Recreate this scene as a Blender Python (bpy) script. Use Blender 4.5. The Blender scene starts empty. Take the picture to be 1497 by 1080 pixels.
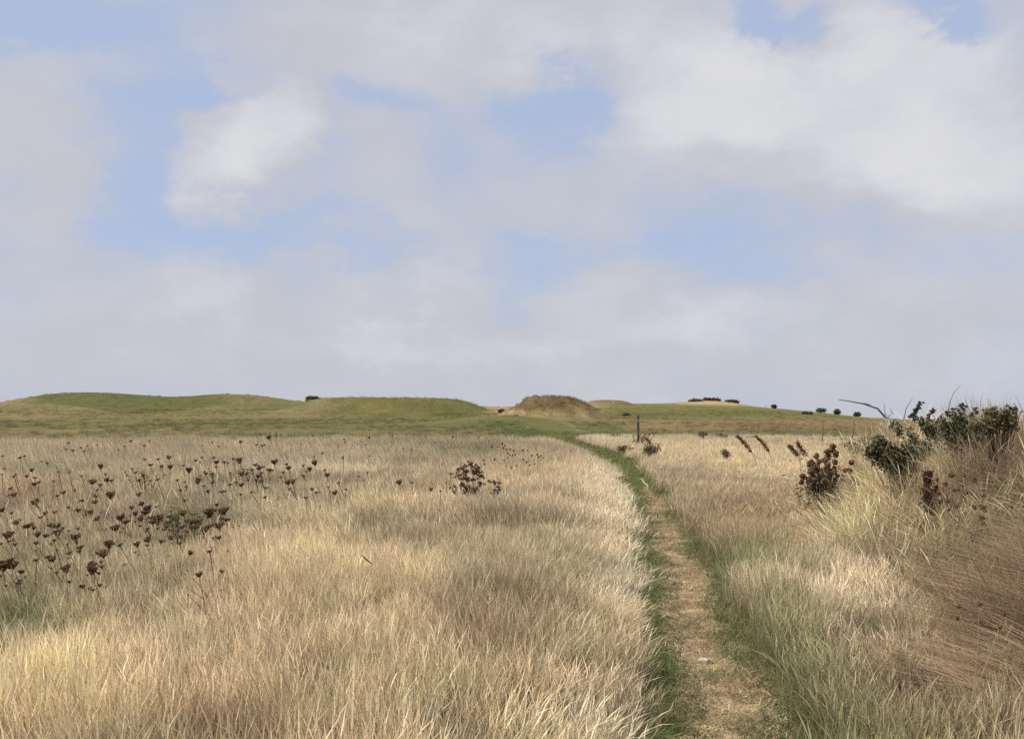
import bpy, math, random
import numpy as np
from mathutils import Vector, Matrix

R = math.radians
scene = bpy.context.scene
COL = scene.collection
rng = np.random.default_rng(7)
random.seed(7)

# ------------------------------------------------------------------ camera
F = 1246.0
EYE = 1.6
PITCH = math.atan(60.0 / F)
cam_d = bpy.data.cameras.new("camera")
cam = bpy.data.objects.new("camera", cam_d)
COL.objects.link(cam)
cam_d.sensor_width = 36.0
cam_d.lens = 36.0 * F / 1497.0
cam_d.clip_start = 0.05
cam_d.clip_end = 9000.0
cam.location = (0, 0, EYE)
cam.rotation_euler = (math.pi / 2 + PITCH, 0, 0)
scene.camera = cam
cp, sp_ = math.cos(PITCH), math.sin(PITCH)


def at(px, py, d):
    """world point seen at photo pixel (px, py), d metres ahead"""
    a, b, c = px - 748.5, F, 540.0 - py
    y = b * cp - c * sp_
    z = b * sp_ + c * cp
    k = d / y
    return Vector((a * k, d, EYE + z * k))


def dist_for(px, py, z):
    c = 540.0 - py
    y = F * cp - c * sp_
    zz = F * sp_ + c * cp
    if zz > -1e-3:
        return 1e9
    return (z - EYE) / zz * y


def project(x, y, z):
    """numpy: world -> photo pixel"""
    dz = z - EYE
    yy = np.maximum(y * cp + dz * sp_, 0.05)
    zz = -y * sp_ + dz * cp
    return 748.5 + F * x / yy, 540.0 - F * zz / yy


# ------------------------------------------------------------------ noise
def _hash(ix, iy, s):
    h = (ix.astype(np.int64) * 374761393 + iy.astype(np.int64) * 668265263 + s * 974634777) & 0xFFFFFFFF
    h = ((h ^ (h >> 13)) * 1274126177) & 0xFFFFFFFF
    return ((h ^ (h >> 16)) & 0xFFFF) / 65535.0


def vnoise(x, y, s=0):
    ix, iy = np.floor(x), np.floor(y)
    fx, fy = x - ix, y - iy
    fx = fx * fx * (3 - 2 * fx); fy = fy * fy * (3 - 2 * fy)
    a = _hash(ix, iy, s); b = _hash(ix + 1, iy, s); c = _hash(ix, iy + 1, s); d = _hash(ix + 1, iy + 1, s)
    return (a * (1 - fx) + b * fx) * (1 - fy) + (c * (1 - fx) + d * fx) * fy


def fbm(x, y, sc=1.0, oct=4, s=0):
    t = 0; a = .5; n = 0
    for i in range(oct):
        t = t + a * vnoise(x / sc + 17.3 * i, y / sc - 9.1 * i, s + i); n += a
        a *= .5; sc *= .5
    return t / n


def sstep(a, b, x):
    t = np.clip((x - a) / (b - a), 0, 1)
    return t * t * (3 - 2 * t)


# ------------------------------------------------------------------ terrain
_T = np.linspace(0, 5000, 10001)


def table(pts, sig=12):
    v = np.interp(_T, [p[0] for p in pts], [p[1] for p in pts])
    k = np.exp(-0.5 * (np.arange(-3 * sig, 3 * sig + 1) / sig) ** 2)
    k /= k.sum()
    return np.convolve(np.pad(v, 3 * sig, mode='edge'), k, 'valid')


LT = table([(0, 0), (40, 0), (80, .45), (120, 1.1), (180, 1.9), (240, 2.6), (300, 2.5), (500, -6), (1000, -30), (5000, -60)], 20)
RT = table([(0, 0), (55, 0), (90, .15), (150, .6), (220, 2.1), (300, 4.2), (380, 4.3), (600, -4), (1000, -26), (5000, -60)], 24)
PY = np.array([-12, 2, 4.15, 5.7, 7.97, 11.1, 16.6, 22.1, 30.7, 39.9, 49.8, 60, 80, 100.])
PX = np.array([-1.9, .66, 1.04, 1.33, 1.66, 2.05, 2.75, 3.2, 3.35, 2.9, 2.9, 3.4, 3.4, 3.0])
_py = np.linspace(-12, 100, 1121)
_px = np.interp(_py, PY, PX)
_k = np.exp(-0.5 * (np.arange(-30, 31) / 10.) ** 2); _k /= _k.sum()
_px = np.convolve(np.pad(_px, 30, mode='reflect', reflect_type='odd'), _k, 'valid')


def pathx(y):
    return np.interp(y, _py, _px) + .04 * np.sin(y * 1.7) + .02 * np.sin(y * 4.1)


def bankfoot(y):
    return np.interp(y, [-20, 3, 5, 8, 12, 18, 25, 40], [2.6, 2.15, 2.2, 2.55, 3.75, 7.0, 12, 24])


def bank(x, y):
    return sstep(0, 1, (x - bankfoot(y)) / 2.2) * (1 - sstep(14, 24, y))


def gh(x, y, px, d, rx, ry, h, p=2.0, rxl=None):
    cx = (px - 748.5) / F * d
    dx = x - cx
    r = np.where(dx < 0, rxl if rxl else rx, rx)
    q = (dx / r) ** 2 + ((y - d) / ry) ** 2
    return h * np.exp(-0.7 * q ** (p / 2))


def moundD(x, y):
    cx = (812 - 748.5) / F * 110
    q = np.sqrt(((x - cx) / 7.7) ** 2 + ((y - 112) / 8) ** 2) + .16 * (fbm(x, y, 2.5, 3, 41) - .5)
    return 2.7 * (1 - sstep(.25, 1.0, q)) ** .9


def H(x, y):
    x = np.asarray(x, float); y = np.asarray(y, float)
    r = np.sqrt(x * x + y * y)
    rr = np.where(y > 0, np.maximum(y, r * .45), r * .6)
    u = np.where(y > 1, x / np.maximum(y, 1), np.where(x > 0, .45, -.45))
    w = sstep(-.03, .09, u)
    L = np.interp(rr, _T, LT)
    Rr = np.interp(rr, _T, RT)
    pxs = np.clip(u, -1, 1)
    drop = np.interp(pxs, [.2, .27, .345, .42, .55, 1.0], [0, 3, 11, 21, 30, 34]) / F * 300
    Rr = Rr - drop * np.clip(rr / 300, 0, 1.3) ** 2
    z = L * (1 - w) + Rr * w
    # hills of the left field
    z = z + gh(x, y, 100, 190, 21, 15, 2.9, 2.3, 12)
    z = z + gh(x, y, 348, 198, 10, 14, 2.0, 2.4)
    z = z + gh(x, y, 360, 200, 52, 16, 1.1, 4)
    z = z + gh(x, y, 578, 138, 13.2, 9, 2.15, 7, 16)
    z = z + gh(x, y, 520, 138, 15, 12, .25, 2)
    z = z + gh(x, y, 765, 82, 4.4, 7, .65, 3, 7)
    z = z + moundD(x, y)
    z = z + gh(x, y, 812, 110, 14, 7, .25, 3)
    z = z + gh(x, y, 889, 255, 6.8, 9, 1.7, 4)
    z = z + gh(x, y, 1040, 315, 10, 9, 1.3, 2.6)
    z = z + bank(x, y) * (.92 + .12 * (fbm(x, y, 2.5, 3, 5) - .5))
    near = 1 - sstep(60, 140, r)
    z = z + near * .10 * (fbm(x, y, 3.0, 4, 3) - .5)
    z = z + (sstep(40, 120, r)) * .5 * (fbm(x, y, 22, 3, 9) - .5) * (1 - sstep(400, 900, r))
    z = z + sstep(50, 90, r) * .16 * (fbm(x, y, 6, 3, 19) - .5) * (1 - sstep(300, 500, r))
    s = np.abs(x - pathx(y))
    z = z - .05 * (1 - sstep(.1, .5, s)) * (1 - sstep(50, 70, r))
    return z


def Hs(x, y):
    return float(H(np.array([x]), np.array([y]))[0])


# ------------------------------------------------------------------ helpers
def set_attr(me, name, dom, typ, arr):
    a = me.attributes.new(name, typ, dom)
    key = 'color' if typ == 'FLOAT_COLOR' else ('vector' if typ == 'FLOAT_VECTOR' else 'value')
    a.data.foreach_set(key, np.ascontiguousarray(arr, dtype=np.int32 if typ == 'INT' else np.float32).ravel())


def mesh_np(name, V, quads=None, tris=None, smooth=False):
    me = bpy.data.meshes.new(name)
    V = np.asarray(V, np.float32)
    nq = 0 if quads is None else len(quads)
    nt = 0 if tris is None else len(tris)
    me.vertices.add(len(V)); me.vertices.foreach_set('co', V.ravel())
    loops = []
    if nq: loops.append(np.asarray(quads, np.int32).ravel())
    if nt: loops.append(np.asarray(tris, np.int32).ravel())
    if loops:
        lp = np.concatenate(loops)
        me.loops.add(len(lp)); me.loops.foreach_set('vertex_index', lp)
        st = np.concatenate([np.arange(nq) * 4, nq * 4 + np.arange(nt) * 3]).astype(np.int32)
        me.polygons.add(nq + nt)
        me.polygons.foreach_set('loop_start', st)
        if smooth:
            me.polygons.foreach_set('use_smooth', np.ones(nq + nt, bool))
    me.update(calc_edges=True)
    return me


def tag(o, label=None, cat=None, group=None, kind=None):
    if label: o['label'] = label
    if cat: o['category'] = cat
    if group: o['group'] = group
    if kind: o['kind'] = kind
    return o


def obj(name, me, mat=None, parent=None, loc=None):
    o = bpy.data.objects.new(name, me)
    if mat is not None and me is not None and not len(me.materials):
        me.materials.append(mat)
    COL.objects.link(o)
    if parent is not None: o.parent = parent
    if loc is not None: o.location = loc
    return o


class MB:
    """collects geometry for one mesh"""
    def __init__(s):
        s.v = []; s.f = []; s.c = []

    def add(s, verts, faces, c=.5):
        n = len(s.v)
        s.v += [tuple(p) for p in verts]
        s.f += [tuple(i + n for i in f) for f in faces]
        s.c += [c] * len(verts)

    def tube(s, pts, rad, sides=5, c=.5, cap=True):
        pts = [Vector(p) for p in pts]
        n = len(s.v)
        if not hasattr(rad, '__len__'): rad = [rad] * len(pts)
        up = Vector((.31, .17, .93)).normalized()
        for i, p in enumerate(pts):
            t = (pts[min(i + 1, len(pts) - 1)] - pts[max(i - 1, 0)]).normalized()
            a = t.cross(up)
            if a.length < 1e-3: a = t.cross(Vector((1, 0, 0)))
            a.normalize(); b = t.cross(a)
            for k in range(sides):
                an = 2 * math.pi * k / sides
                s.v.append(tuple(p + (a * math.cos(an) + b * math.sin(an)) * rad[i])); s.c.append(c)
        for i in range(len(pts) - 1):
            for k in range(sides):
                q = n + i * sides
                s.f.append((q + k, q + (k + 1) % sides, q + sides + (k + 1) % sides, q + sides + k))
        if cap:
            s.f.append(tuple(n + (len(pts) - 1) * sides + k for k in range(sides)))
            s.f.append(tuple(n + sides - 1 - k for k in range(sides)))

    def blob(s, p, r, c=.5, stretch=None):
        """small irregular seed"""
        p = Vector(p)
        d = [Vector((1, 0, 0)), Vector((-1, 0, 0)), Vector((0, 1, 0)), Vector((0, -1, 0)), Vector((0, 0, 1)), Vector((0, 0, -1))]
        q = Vector((random.gauss(0, 1), random.gauss(0, 1), random.gauss(0, 1))).normalized()
        rot = q.to_track_quat('Z', 'Y')
        vs = []
        for w in d:
            w = rot @ w
            vs.append(p + w * r * random.uniform(.7, 1.3))
        s.add(vs, [(0, 2, 4), (2, 1, 4), (1, 3, 4), (3, 0, 4), (2, 0, 5), (1, 2, 5), (3, 1, 5), (0, 3, 5)], c)

    def leaf(s, p, d, nrm, L, W, c=.5):
        p = Vector(p); d = Vector(d).normalized()
        side = d.cross(nrm).normalized() * W * .5
        up = side.cross(d).normalized() * W * .18
        s.add([p, p + d * L * .35 + side + up, p + d * L, p + d * L * .35 - side + up, p + d * L * .5 - up * .4],
              [(0, 1, 4), (1, 2, 4), (2, 3, 4), (3, 0, 4)], c)

    def build(s, name, mat, parent=None, loc=None, smooth=False):
        me = bpy.data.meshes.new(name)
        me.from_pydata(s.v, [], s.f)
        set_attr(me, 'v', 'POINT', 'FLOAT', np.array(s.c))
        if smooth:
            me.polygons.foreach_set('use_smooth', np.ones(len(me.polygons), bool))
        return obj(name, me, mat, parent, loc)


def empty(name, loc=(0, 0, 0)):
    o = bpy.data.objects.new(name, None)
    o.empty_display_size = .1
    COL.objects.link(o); o.location = loc
    return o


# ------------------------------------------------------------------ materials
def new_mat(name):
    m = bpy.data.materials.new(name); m.use_nodes = True
    nt = m.node_tree
    for n in list(nt.nodes): nt.nodes.remove(n)
    out = nt.nodes.new('ShaderNodeOutputMaterial')
    return m, nt, out


def N(nt, t, **kw):
    n = nt.nodes.new(t)
    for k, v in kw.items():
        setattr(n, k, v)
    return n


def attr_mat(name, c0, c1, transl=.25, rough=.8, nscale=0.0):
    """colour ramps from c0 to c1 with the per-piece attribute v"""
    m, nt, out = new_mat(name)
    a = N(nt, 'ShaderNodeAttribute', attribute_name='v')
    mix = N(nt, 'ShaderNodeMix', data_type='RGBA')
    mix.inputs['A'].default_value = (*c0, 1); mix.inputs['B'].default_value = (*c1, 1)
    nt.links.new(a.outputs['Fac'], mix.inputs['Factor'])
    col = mix.outputs['Result']
    if nscale:
        tc = N(nt, 'ShaderNodeTexCoord')
        no = N(nt, 'ShaderNodeTexNoise'); no.inputs['Scale'].default_value = nscale; no.inputs['Detail'].default_value = 5
        nt.links.new(tc.outputs['Object'], no.inputs['Vector'])
        mr = N(nt, 'ShaderNodeMapRange'); mr.inputs['From Min'].default_value = .25; mr.inputs['From Max'].default_value = .75
        mr.inputs['To Min'].default_value = .6; mr.inputs['To Max'].default_value = 1.35
        nt.links.new(no.outputs['Fac'], mr.inputs['Value'])
        mu = N(nt, 'ShaderNodeVectorMath', operation='SCALE')
        nt.links.new(col, mu.inputs[0]); nt.links.new(mr.outputs['Result'], mu.inputs['Scale'])
        col = mu.outputs['Vector']
    b = N(nt, 'ShaderNodeBsdfPrincipled')
    b.inputs['Roughness'].default_value = rough
    b.inputs['Specular IOR Level'].default_value = .25
    nt.links.new(col, b.inputs['Base Color'])
    sh = b.outputs['BSDF']
    if transl > 0:
        t = N(nt, 'ShaderNodeBsdfTranslucent'); nt.links.new(col, t.inputs['Color'])
        ms = N(nt, 'ShaderNodeMixShader'); ms.inputs[0].default_value = transl
        nt.links.new(sh, ms.inputs[1]); nt.links.new(t.outputs[0], ms.inputs[2]); sh = ms.outputs[0]
    nt.links.new(sh, out.inputs['Surface'])
    return m


def grass_mat():
    m, nt, out = new_mat('grass_blades')
    ti = N(nt, 'ShaderNodeAttribute', attribute_name='tint', attribute_type='INSTANCER')
    a = N(nt, 'ShaderNodeAttribute', attribute_name='v')
    # per-blade value: light/dark and a lean to warm or to green
    mr = N(nt, 'ShaderNodeMapRange'); mr.inputs['To Min'].default_value = .33; mr.inputs['To Max'].default_value = 1.38
    nt.links.new(a.outputs['Fac'], mr.inputs['Value'])
    g = N(nt, 'ShaderNodeAttribute', attribute_name='g')
    mix = N(nt, 'ShaderNodeMix', data_type='RGBA')
    mix.inputs['B'].default_value = (.15, .19, .06, 1)
    nt.links.new(ti.outputs['Color'], mix.inputs['A'])
    nt.links.new(g.outputs['Fac'], mix.inputs['Factor'])
    mu = N(nt, 'ShaderNodeVectorMath', operation='SCALE')
    nt.links.new(mix.outputs['Result'], mu.inputs[0]); nt.links.new(mr.outputs['Result'], mu.inputs['Scale'])
    b = N(nt, 'ShaderNodeBsdfPrincipled'); b.inputs['Roughness'].default_value = .6
    b.inputs['Specular IOR Level'].default_value = .3
    nt.links.new(mu.outputs['Vector'], b.inputs['Base Color'])
    t = N(nt, 'ShaderNodeBsdfTranslucent'); nt.links.new(mu.outputs['Vector'], t.inputs['Color'])
    ms = N(nt, 'ShaderNodeMixShader'); ms.inputs[0].default_value = .38
    nt.links.new(b.outputs[0], ms.inputs[1]); nt.links.new(t.outputs[0], ms.inputs[2])
    nt.links.new(ms.outputs[0], out.inputs['Surface'])
    return m


def ground_mat():
    m, nt, out = new_mat('ground_turf')
    a = N(nt, 'ShaderNodeAttribute', attribute_name='zone')
    geo = N(nt, 'ShaderNodeNewGeometry')
    col = a.outputs['Color']

    def noise(sc, det, lo, hi, src=None, stretch=None):
        no = N(nt, 'ShaderNodeTexNoise'); no.inputs['Scale'].default_value = sc; no.inputs['Detail'].default_value = det
        no.inputs['Roughness'].default_value = .65
        if stretch:
            mp = N(nt, 'ShaderNodeMapping'); mp.inputs['Scale'].default_value = stretch
            nt.links.new(geo.outputs['Position'], mp.inputs['Vector']); nt.links.new(mp.outputs[0], no.inputs['Vector'])
        else:
            nt.links.new(geo.outputs['Position'], no.inputs['Vector'])
        r = N(nt, 'ShaderNodeMapRange'); r.inputs['From Min'].default_value = .3; r.inputs['From Max'].default_value = .7
        r.inputs['To Min'].default_value = lo; r.inputs['To Max'].default_value = hi
        nt.links.new(no.outputs['Fac'], r.inputs['Value'])
        return r.outputs['Result'], no.outputs['Fac']
    n1, _ = noise(.35, 8, .80, 1.22)
    n2, f2 = noise(3.0, 8, .72, 1.30)
    n3, f3 = noise(40.0, 6, .7, 1.35)
    mu = N(nt, 'ShaderNodeMath', operation='MULTIPLY'); nt.links.new(n1, mu.inputs[0]); nt.links.new(n2, mu.inputs[1])
    mu2 = N(nt, 'ShaderNodeMath', operation='MULTIPLY'); nt.links.new(mu.outputs[0], mu2.inputs[0]); nt.links.new(n3, mu2.inputs[1])
    sc = N(nt, 'ShaderNodeVectorMath', operation='SCALE'); nt.links.new(col, sc.inputs[0]); nt.links.new(mu2.outputs[0], sc.inputs['Scale'])
    # straw flecks
    n4, _ = noise(.9, 10, 0, .55, stretch=(1, .5, 1))
    mix = N(nt, 'ShaderNodeMix', data_type='RGBA')
    sca = N(nt, 'ShaderNodeVectorMath', operation='MULTIPLY'); sca.inputs[1].default_value = (1.45, 1.15, .95)
    nt.links.new(sc.outputs[0], sca.inputs[0])
    nt.links.new(n4, mix.inputs['Factor']); nt.links.new(sc.outputs[0], mix.inputs['A']); nt.links.new(sca.outputs[0], mix.inputs['B'])
    b = N(nt, 'ShaderNodeBsdfPrincipled'); b.inputs['Roughness'].default_value = 1.0; b.inputs['Specular IOR Level'].default_value = 0.0
    nt.links.new(mix.outputs['Result'], b.inputs['Base Color'])
    bp = N(nt, 'ShaderNodeBump'); bp.inputs['Strength'].default_value = .7; bp.inputs['Distance'].default_value = .12
    ad = N(nt, 'ShaderNodeMath', operation='ADD'); nt.links.new(f2, ad.inputs[0]); nt.links.new(f3, ad.inputs[1])
    nt.links.new(ad.outputs[0], bp.inputs['Height']); nt.links.new(bp.outputs[0], b.inputs['Normal'])
    nt.links.new(b.outputs[0], out.inputs['Surface'])
    return m


M_GRASS = grass_mat()
M_GROUND = ground_mat()
M_SEED = attr_mat('dry_seed_brown', (.035, .019, .012), (.22, .115, .065), .1)
M_STALK = attr_mat('dry_stalk', (.22, .165, .10), (.42, .33, .21), .1)
M_CHEST = attr_mat('chestnut_seed', (.030, .012, .010), (.13, .055, .038), .1)
M_RUST = attr_mat('rusty_dock_seed', (.055, .026, .016), (.24, .115, .06), .1)
M_LEAF = attr_mat('bramble_leaf', (.040, .046, .022), (.17, .175, .09), .25, .5)
M_LEAF2 = attr_mat('olive_scrub_leaf', (.07, .075, .03), (.21, .20, .10), .25)
M_BROWNLEAF = attr_mat('brown_scrub_leaf', (.05, .042, .022), (.15, .12, .065), .2)
M_HAZELEAF = attr_mat('far_bush_leaf', (.07, .08, .05), (.17, .175, .115), .15)  # leaf green lightened, distance haze put into the colour
M_CANE = attr_mat('bare_cane', (.10, .075, .06), (.17, .13, .10), 0)
M_PALE = attr_mat('pale_leaf', (.55, .55, .42), (.8, .8, .68), .3)
M_YEL = attr_mat('yellow_floret', (.20, .16, .03), (.34, .27, .05), .2)
M_POST = attr_mat('weathered_post', (.055, .062, .060), (.10, .112, .108), 0, .85, 9)
M_POST2 = attr_mat('post_band', (.20, .21, .19), (.24, .25, .22), 0, .8, 30)
M_STONE = attr_mat('chalk_stone', (.40, .36, .29), (.50, .46, .38), 0, .9, 25)
M_WOOD = attr_mat('old_wood_stake', (.08, .07, .05), (.16, .14, .11), 0, .9, 20)

# ------------------------------------------------------------------ ground sheet
def zone_colour(x, y, z):
    r = np.sqrt(x * x + y * y)
    px, py = project(x, y, z)
    front = y > 1
    n = fbm(x, y, 14, 4, 21)[:, None]
    n2 = fbm(x, y, 55, 3, 22)[:, None]
    c = np.tile(np.array([.138, .136, .064]), (len(x), 1))                 # cropped olive turf
    c = c * (1 - .0) + 0
    tan = np.array([.190, .162, .090]); grn = np.array([.105, .115, .050]); ol = np.array([.135, .125, .042])
    c = c + (tan - c) * (sstep(.42, .75, n) * .7)
    c = c + (grn - c) * (sstep(.5, .8, n2) * .35)
    bnd = fbm(x, y, 30, 3, 23)[:, None] * .4 + fbm(x * .12, y * 1.1, 16, 4, 24)[:, None] * .6
    c = c + (tan - c) * (sstep(.5, .68, bnd) * .6)
    c = c + (grn * 1.15 - c) * (sstep(.45, .30, bnd) * .6)

    def lay(mask, col, k=1.0):
        nonlocal c
        mm = (np.clip(mask, 0, 1) * k * front)[:, None]
        c = c * (1 - mm) + np.array(col) * mm
    jx = px + 30 * (fbm(x, y, 9, 3, 31) - .5) * np.clip(1, 0, 1)
    jy = py + 5 * (fbm(x, y, 12, 3, 32) - .5)
    far = sstep(95, 125, y)
    # left green crescent, the slope's shade mixed into its green
    lo = np.interp(jx, [0, 30, 90, 170, 250, 330, 345], [586, 589, 592, 604, 602, 592, 588])
    lay(sstep(1.5, -1.5, jy - lo) * sstep(20, 60, jx) * sstep(350, 320, jx) * far, (.085, .098, .040), .85)
    lay(np.exp(-((jx - 20) / 60) ** 2 - ((jy - 597) / 5) ** 2) * far, (.16, .13, .07), .6)
    lay(np.exp(-((jx - 200) / 60) ** 2 - ((jy - 606) / 4) ** 2) * far, (.12, .10, .045), .7)
    # hill B crown
    lay(np.exp(-((jx - 355) / 60) ** 2 - ((jy - 582) / 5) ** 2) * far, (.14, .125, .055), .6)
    lay(np.exp(-((jx - 400) / 90) ** 2 - ((jy - 594) / 5) ** 2) * far, (.095, .105, .042), .7)
    # hill C
    cm = sstep(440, 520, jx) * sstep(722, 700, jx) * sstep(614, 606, jy) * sstep(90, 110, y)
    lay(cm, (.112, .112, .045), .9)
    lay(np.exp(-((jx - 560) / 55) ** 2 - ((jy - 600) / 7) ** 2) * sstep(100, 110, y), (.150, .130, .048), .5)  # sunlit front of the hill painted as paler olive
    lay(np.exp(-((jx - 660) / 40) ** 2 - ((jy - 606) / 7) ** 2) * sstep(90, 110, y), (.085, .10, .030), .8)  # shade of the right flank painted as darker green
    lay(np.exp(-((jx - 735) / 45) ** 2 - ((jy - 620) / 6) ** 2) * sstep(50, 60, y) * (y < 100), (.080, .100, .036), .9)
    lay(np.exp(-((jx - 790) / 45) ** 2 - ((jy - 634) / 7) ** 2), (.105, .125, .045), .8)
    # straw apron of the mound and the mound itself
    ap = sstep(695, 730, jx) * sstep(915, 870, jx) * sstep(613, 606, jy) * sstep(88, 96, y)
    lay(ap, (.30, .235, .135), .9)
    lay(sstep(.35, 1.1, moundD(x, y)), (.145, .108, .055), .95)
    lay(sstep(1.9, 2.6, moundD(x, y)), (.140, .115, .058), .8)
    lay(sstep(.4, 1.0, moundD(x, y)) * sstep(.5, .6, fbm(x, y, 3, 3, 44)), (.085, .068, .036), .6)
    lay(np.exp(-((jx - 872) / 16) ** 2 - ((jy - 600) / 6) ** 2) * (y > 90) * (y < 122), (.36, .29, .18), .7)
    # brown flats right of the mound
    lay(sstep(880, 940, jx) * np.exp(-((jy - 622) / 8.5) ** 4), (.195, .150, .080), .85)
    lay(sstep(840, 900, jx) * sstep(614, 608, jy) * sstep(590, 594, jy), (.130, .130, .055), .9)
    lay(np.exp(-((jx - 940) / 45) ** 2 - ((jy - 606) / 4) ** 2) * (y > 90), (.085, .095, .036), .8)
    lay(np.exp(-((jx - 1080) / 70) ** 2 - ((jy - 604) / 4) ** 2) * (y > 90), (.085, .10, .036), .8)
    lay(sstep(960, 1010, jx) * sstep(591 + 12 * 0, 588, jy - np.interp(jx, [1000, 1086, 1178, 1271], [1, 3, 11, 21])) * (y > 200), (.32, .25, .15), .9)
    lay(gh(x, y, 889, 255, 6.8, 9, 1.7, 4) / 1.0, (.15, .115, .065), .95)
    lay(sstep(820, 870, px) * sstep(640, 632, py) * sstep(614, 618, py) * sstep(930, 890, px), (.12, .125, .055), .6)
    # faint pale track
    tx = np.interp(y, [50, 60, 75, 90, 105], [4.1, 5.2, 5.4, 4.2, .5])
    lay(.5 * np.exp(-((x - tx) / .45) ** 2) * sstep(50, 58, y) * sstep(104, 95, y), (.23, .21, .12), .8)
    # thatch under the long grass
    th = np.where(x < pathx(y), sstep(37, 33, y + 3 * (fbm(x, y, 4, 3, 33) - .5)), sstep(49, 44, y))
    th = th * (r < 60)
    thc = np.where((fbm(x, y, 1.2, 4, 34)[:, None] > .5), np.array([.22, .17, .10]), np.array([.13, .115, .06]))
    c = c * (1 - th[:, None]) + thc * th[:, None]
    s = x - pathx(y)
    # mown green strip around the path further on
    gs = np.exp(-((s + .1) / np.interp(y, [0, 20, 30, 45, 60], [.55, .7, 1.5, 3.0, 4.0])) ** 4) * sstep(68, 55, y)
    lay(gs, (.100, .130, .042), .85)
    return c


def build_ground():
    half = R(42)
    az = np.concatenate([np.linspace(-math.pi, -half, 110, endpoint=False), np.linspace(-half, half, 620, endpoint=False), np.linspace(half, math.pi, 110, endpoint=False)])
    na = len(az)
    rad = [0.4]
    while rad[-1] < 4500:
        k = .016 if rad[-1] > 12 else .022
        rad.append(rad[-1] * (1 + k))
    rad = np.array(rad); nr = len(rad)
    A, RR = np.meshgrid(az, rad)
    x = (RR * np.sin(A)).ravel(); y = (RR * np.cos(A)).ravel()
    z = H(x, y)
    V = np.stack([x, y, z], 1)
    V = np.vstack([V, [[0, 0, Hs(0, 0)]]])
    i = np.arange(nr - 1)[:, None] * na; j = np.arange(na)[None]; j2 = (j + 1) % na
    Q = np.stack([i + j, i + na + j, i + na + j2, i + j2], -1).reshape(-1, 4)
    c = len(V) - 1
    Tt = np.stack([np.full(na, c), np.arange(na), (np.arange(na) + 1) % na], 1)
    me = mesh_np('ground', V, Q[:, ::-1], Tt[:, ::-1], True)
    # orientation check: want normals up
    me.update()
    if me.polygons[1000].normal.z < 0:
        me.flip_normals()
    col = zone_colour(V[:, 0], V[:, 1], V[:, 2])
    set_attr(me, 'zone', 'POINT', 'FLOAT_COLOR', np.hstack([col, np.ones((len(col), 1))]))
    o = obj('ground', me, M_GROUND)
    tag(o, 'rolling open downland of cropped turf and dry thatch', 'ground', kind='structure')


build_ground()


def build_path():
    ys = np.linspace(-6, 20.5, 700)
    V = []; Qs = []
    k = 9
    wl = .15 + .08 * (fbm(ys, ys * 0, .7, 3, 51) - .5) * 2 + .012 * np.sin(ys * 9)
    wr = .17 + .10 * (fbm(ys, ys * 0 + 5, .6, 3, 52) - .5) * 2
    fade = np.interp(ys, [0, 9, 15, 20.5], [.95, .8, .5, .08])
    for i, y in enumerate(ys):
        t = np.linspace(-wl[i], wr[i], k) * fade[i]
        x = pathx(y) + t
        z = H(x, np.full(k, y)) + .012
        for a in range(k): V.append((x[a], y, z[a]))
        if i:
            b = i * k
            for a in range(k - 1): Qs.append((b - k + a, b - k + a + 1, b + a + 1, b + a))
    me = mesh_np('path', V, Qs, None, True)
    m, nt, out = new_mat('trodden_straw')
    geo = N(nt, 'ShaderNodeNewGeometry')
    mp = N(nt, 'ShaderNodeMapping'); mp.inputs['Scale'].default_value = (14, 46, 20)
    nt.links.new(geo.outputs['Position'], mp.inputs['Vector'])
    no = N(nt, 'ShaderNodeTexNoise'); no.inputs['Scale'].default_value = 1; no.inputs['Detail'].default_value = 8; no.inputs['Roughness'].default_value = .7
    nt.links.new(mp.outputs[0], no.inputs['Vector'])
    ra = N(nt, 'ShaderNodeValToRGB')
    ra.color_ramp.elements[0].position = .33; ra.color_ramp.elements[0].color = (.16, .11, .065, 1)
    ra.color_ramp.elements[1].position = .66; ra.color_ramp.elements[1].color = (.62, .48, .29, 1)
    e = ra.color_ramp.elements.new(.5); e.color = (.42, .31, .18, 1)
    nt.links.new(no.outputs['Fac'], ra.inputs['Fac'])
    b = N(nt, 'ShaderNodeBsdfPrincipled'); b.inputs['Roughness'].default_value = .95
    nt.links.new(ra.outputs[0], b.inputs['Base Color'])
    bp = N(nt, 'ShaderNodeBump'); bp.inputs['Distance'].default_value = .02; bp.inputs['Strength'].default_value = .8
    nt.links.new(no.outputs['Fac'], bp.inputs['Height']); nt.links.new(bp.outputs[0], b.inputs['Normal'])
    nt.links.new(b.outputs[0], out.inputs['Surface'])
    tag(obj('path', me, m), 'narrow trodden footpath littered with straw', 'path', kind='structure')


build_path()

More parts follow.
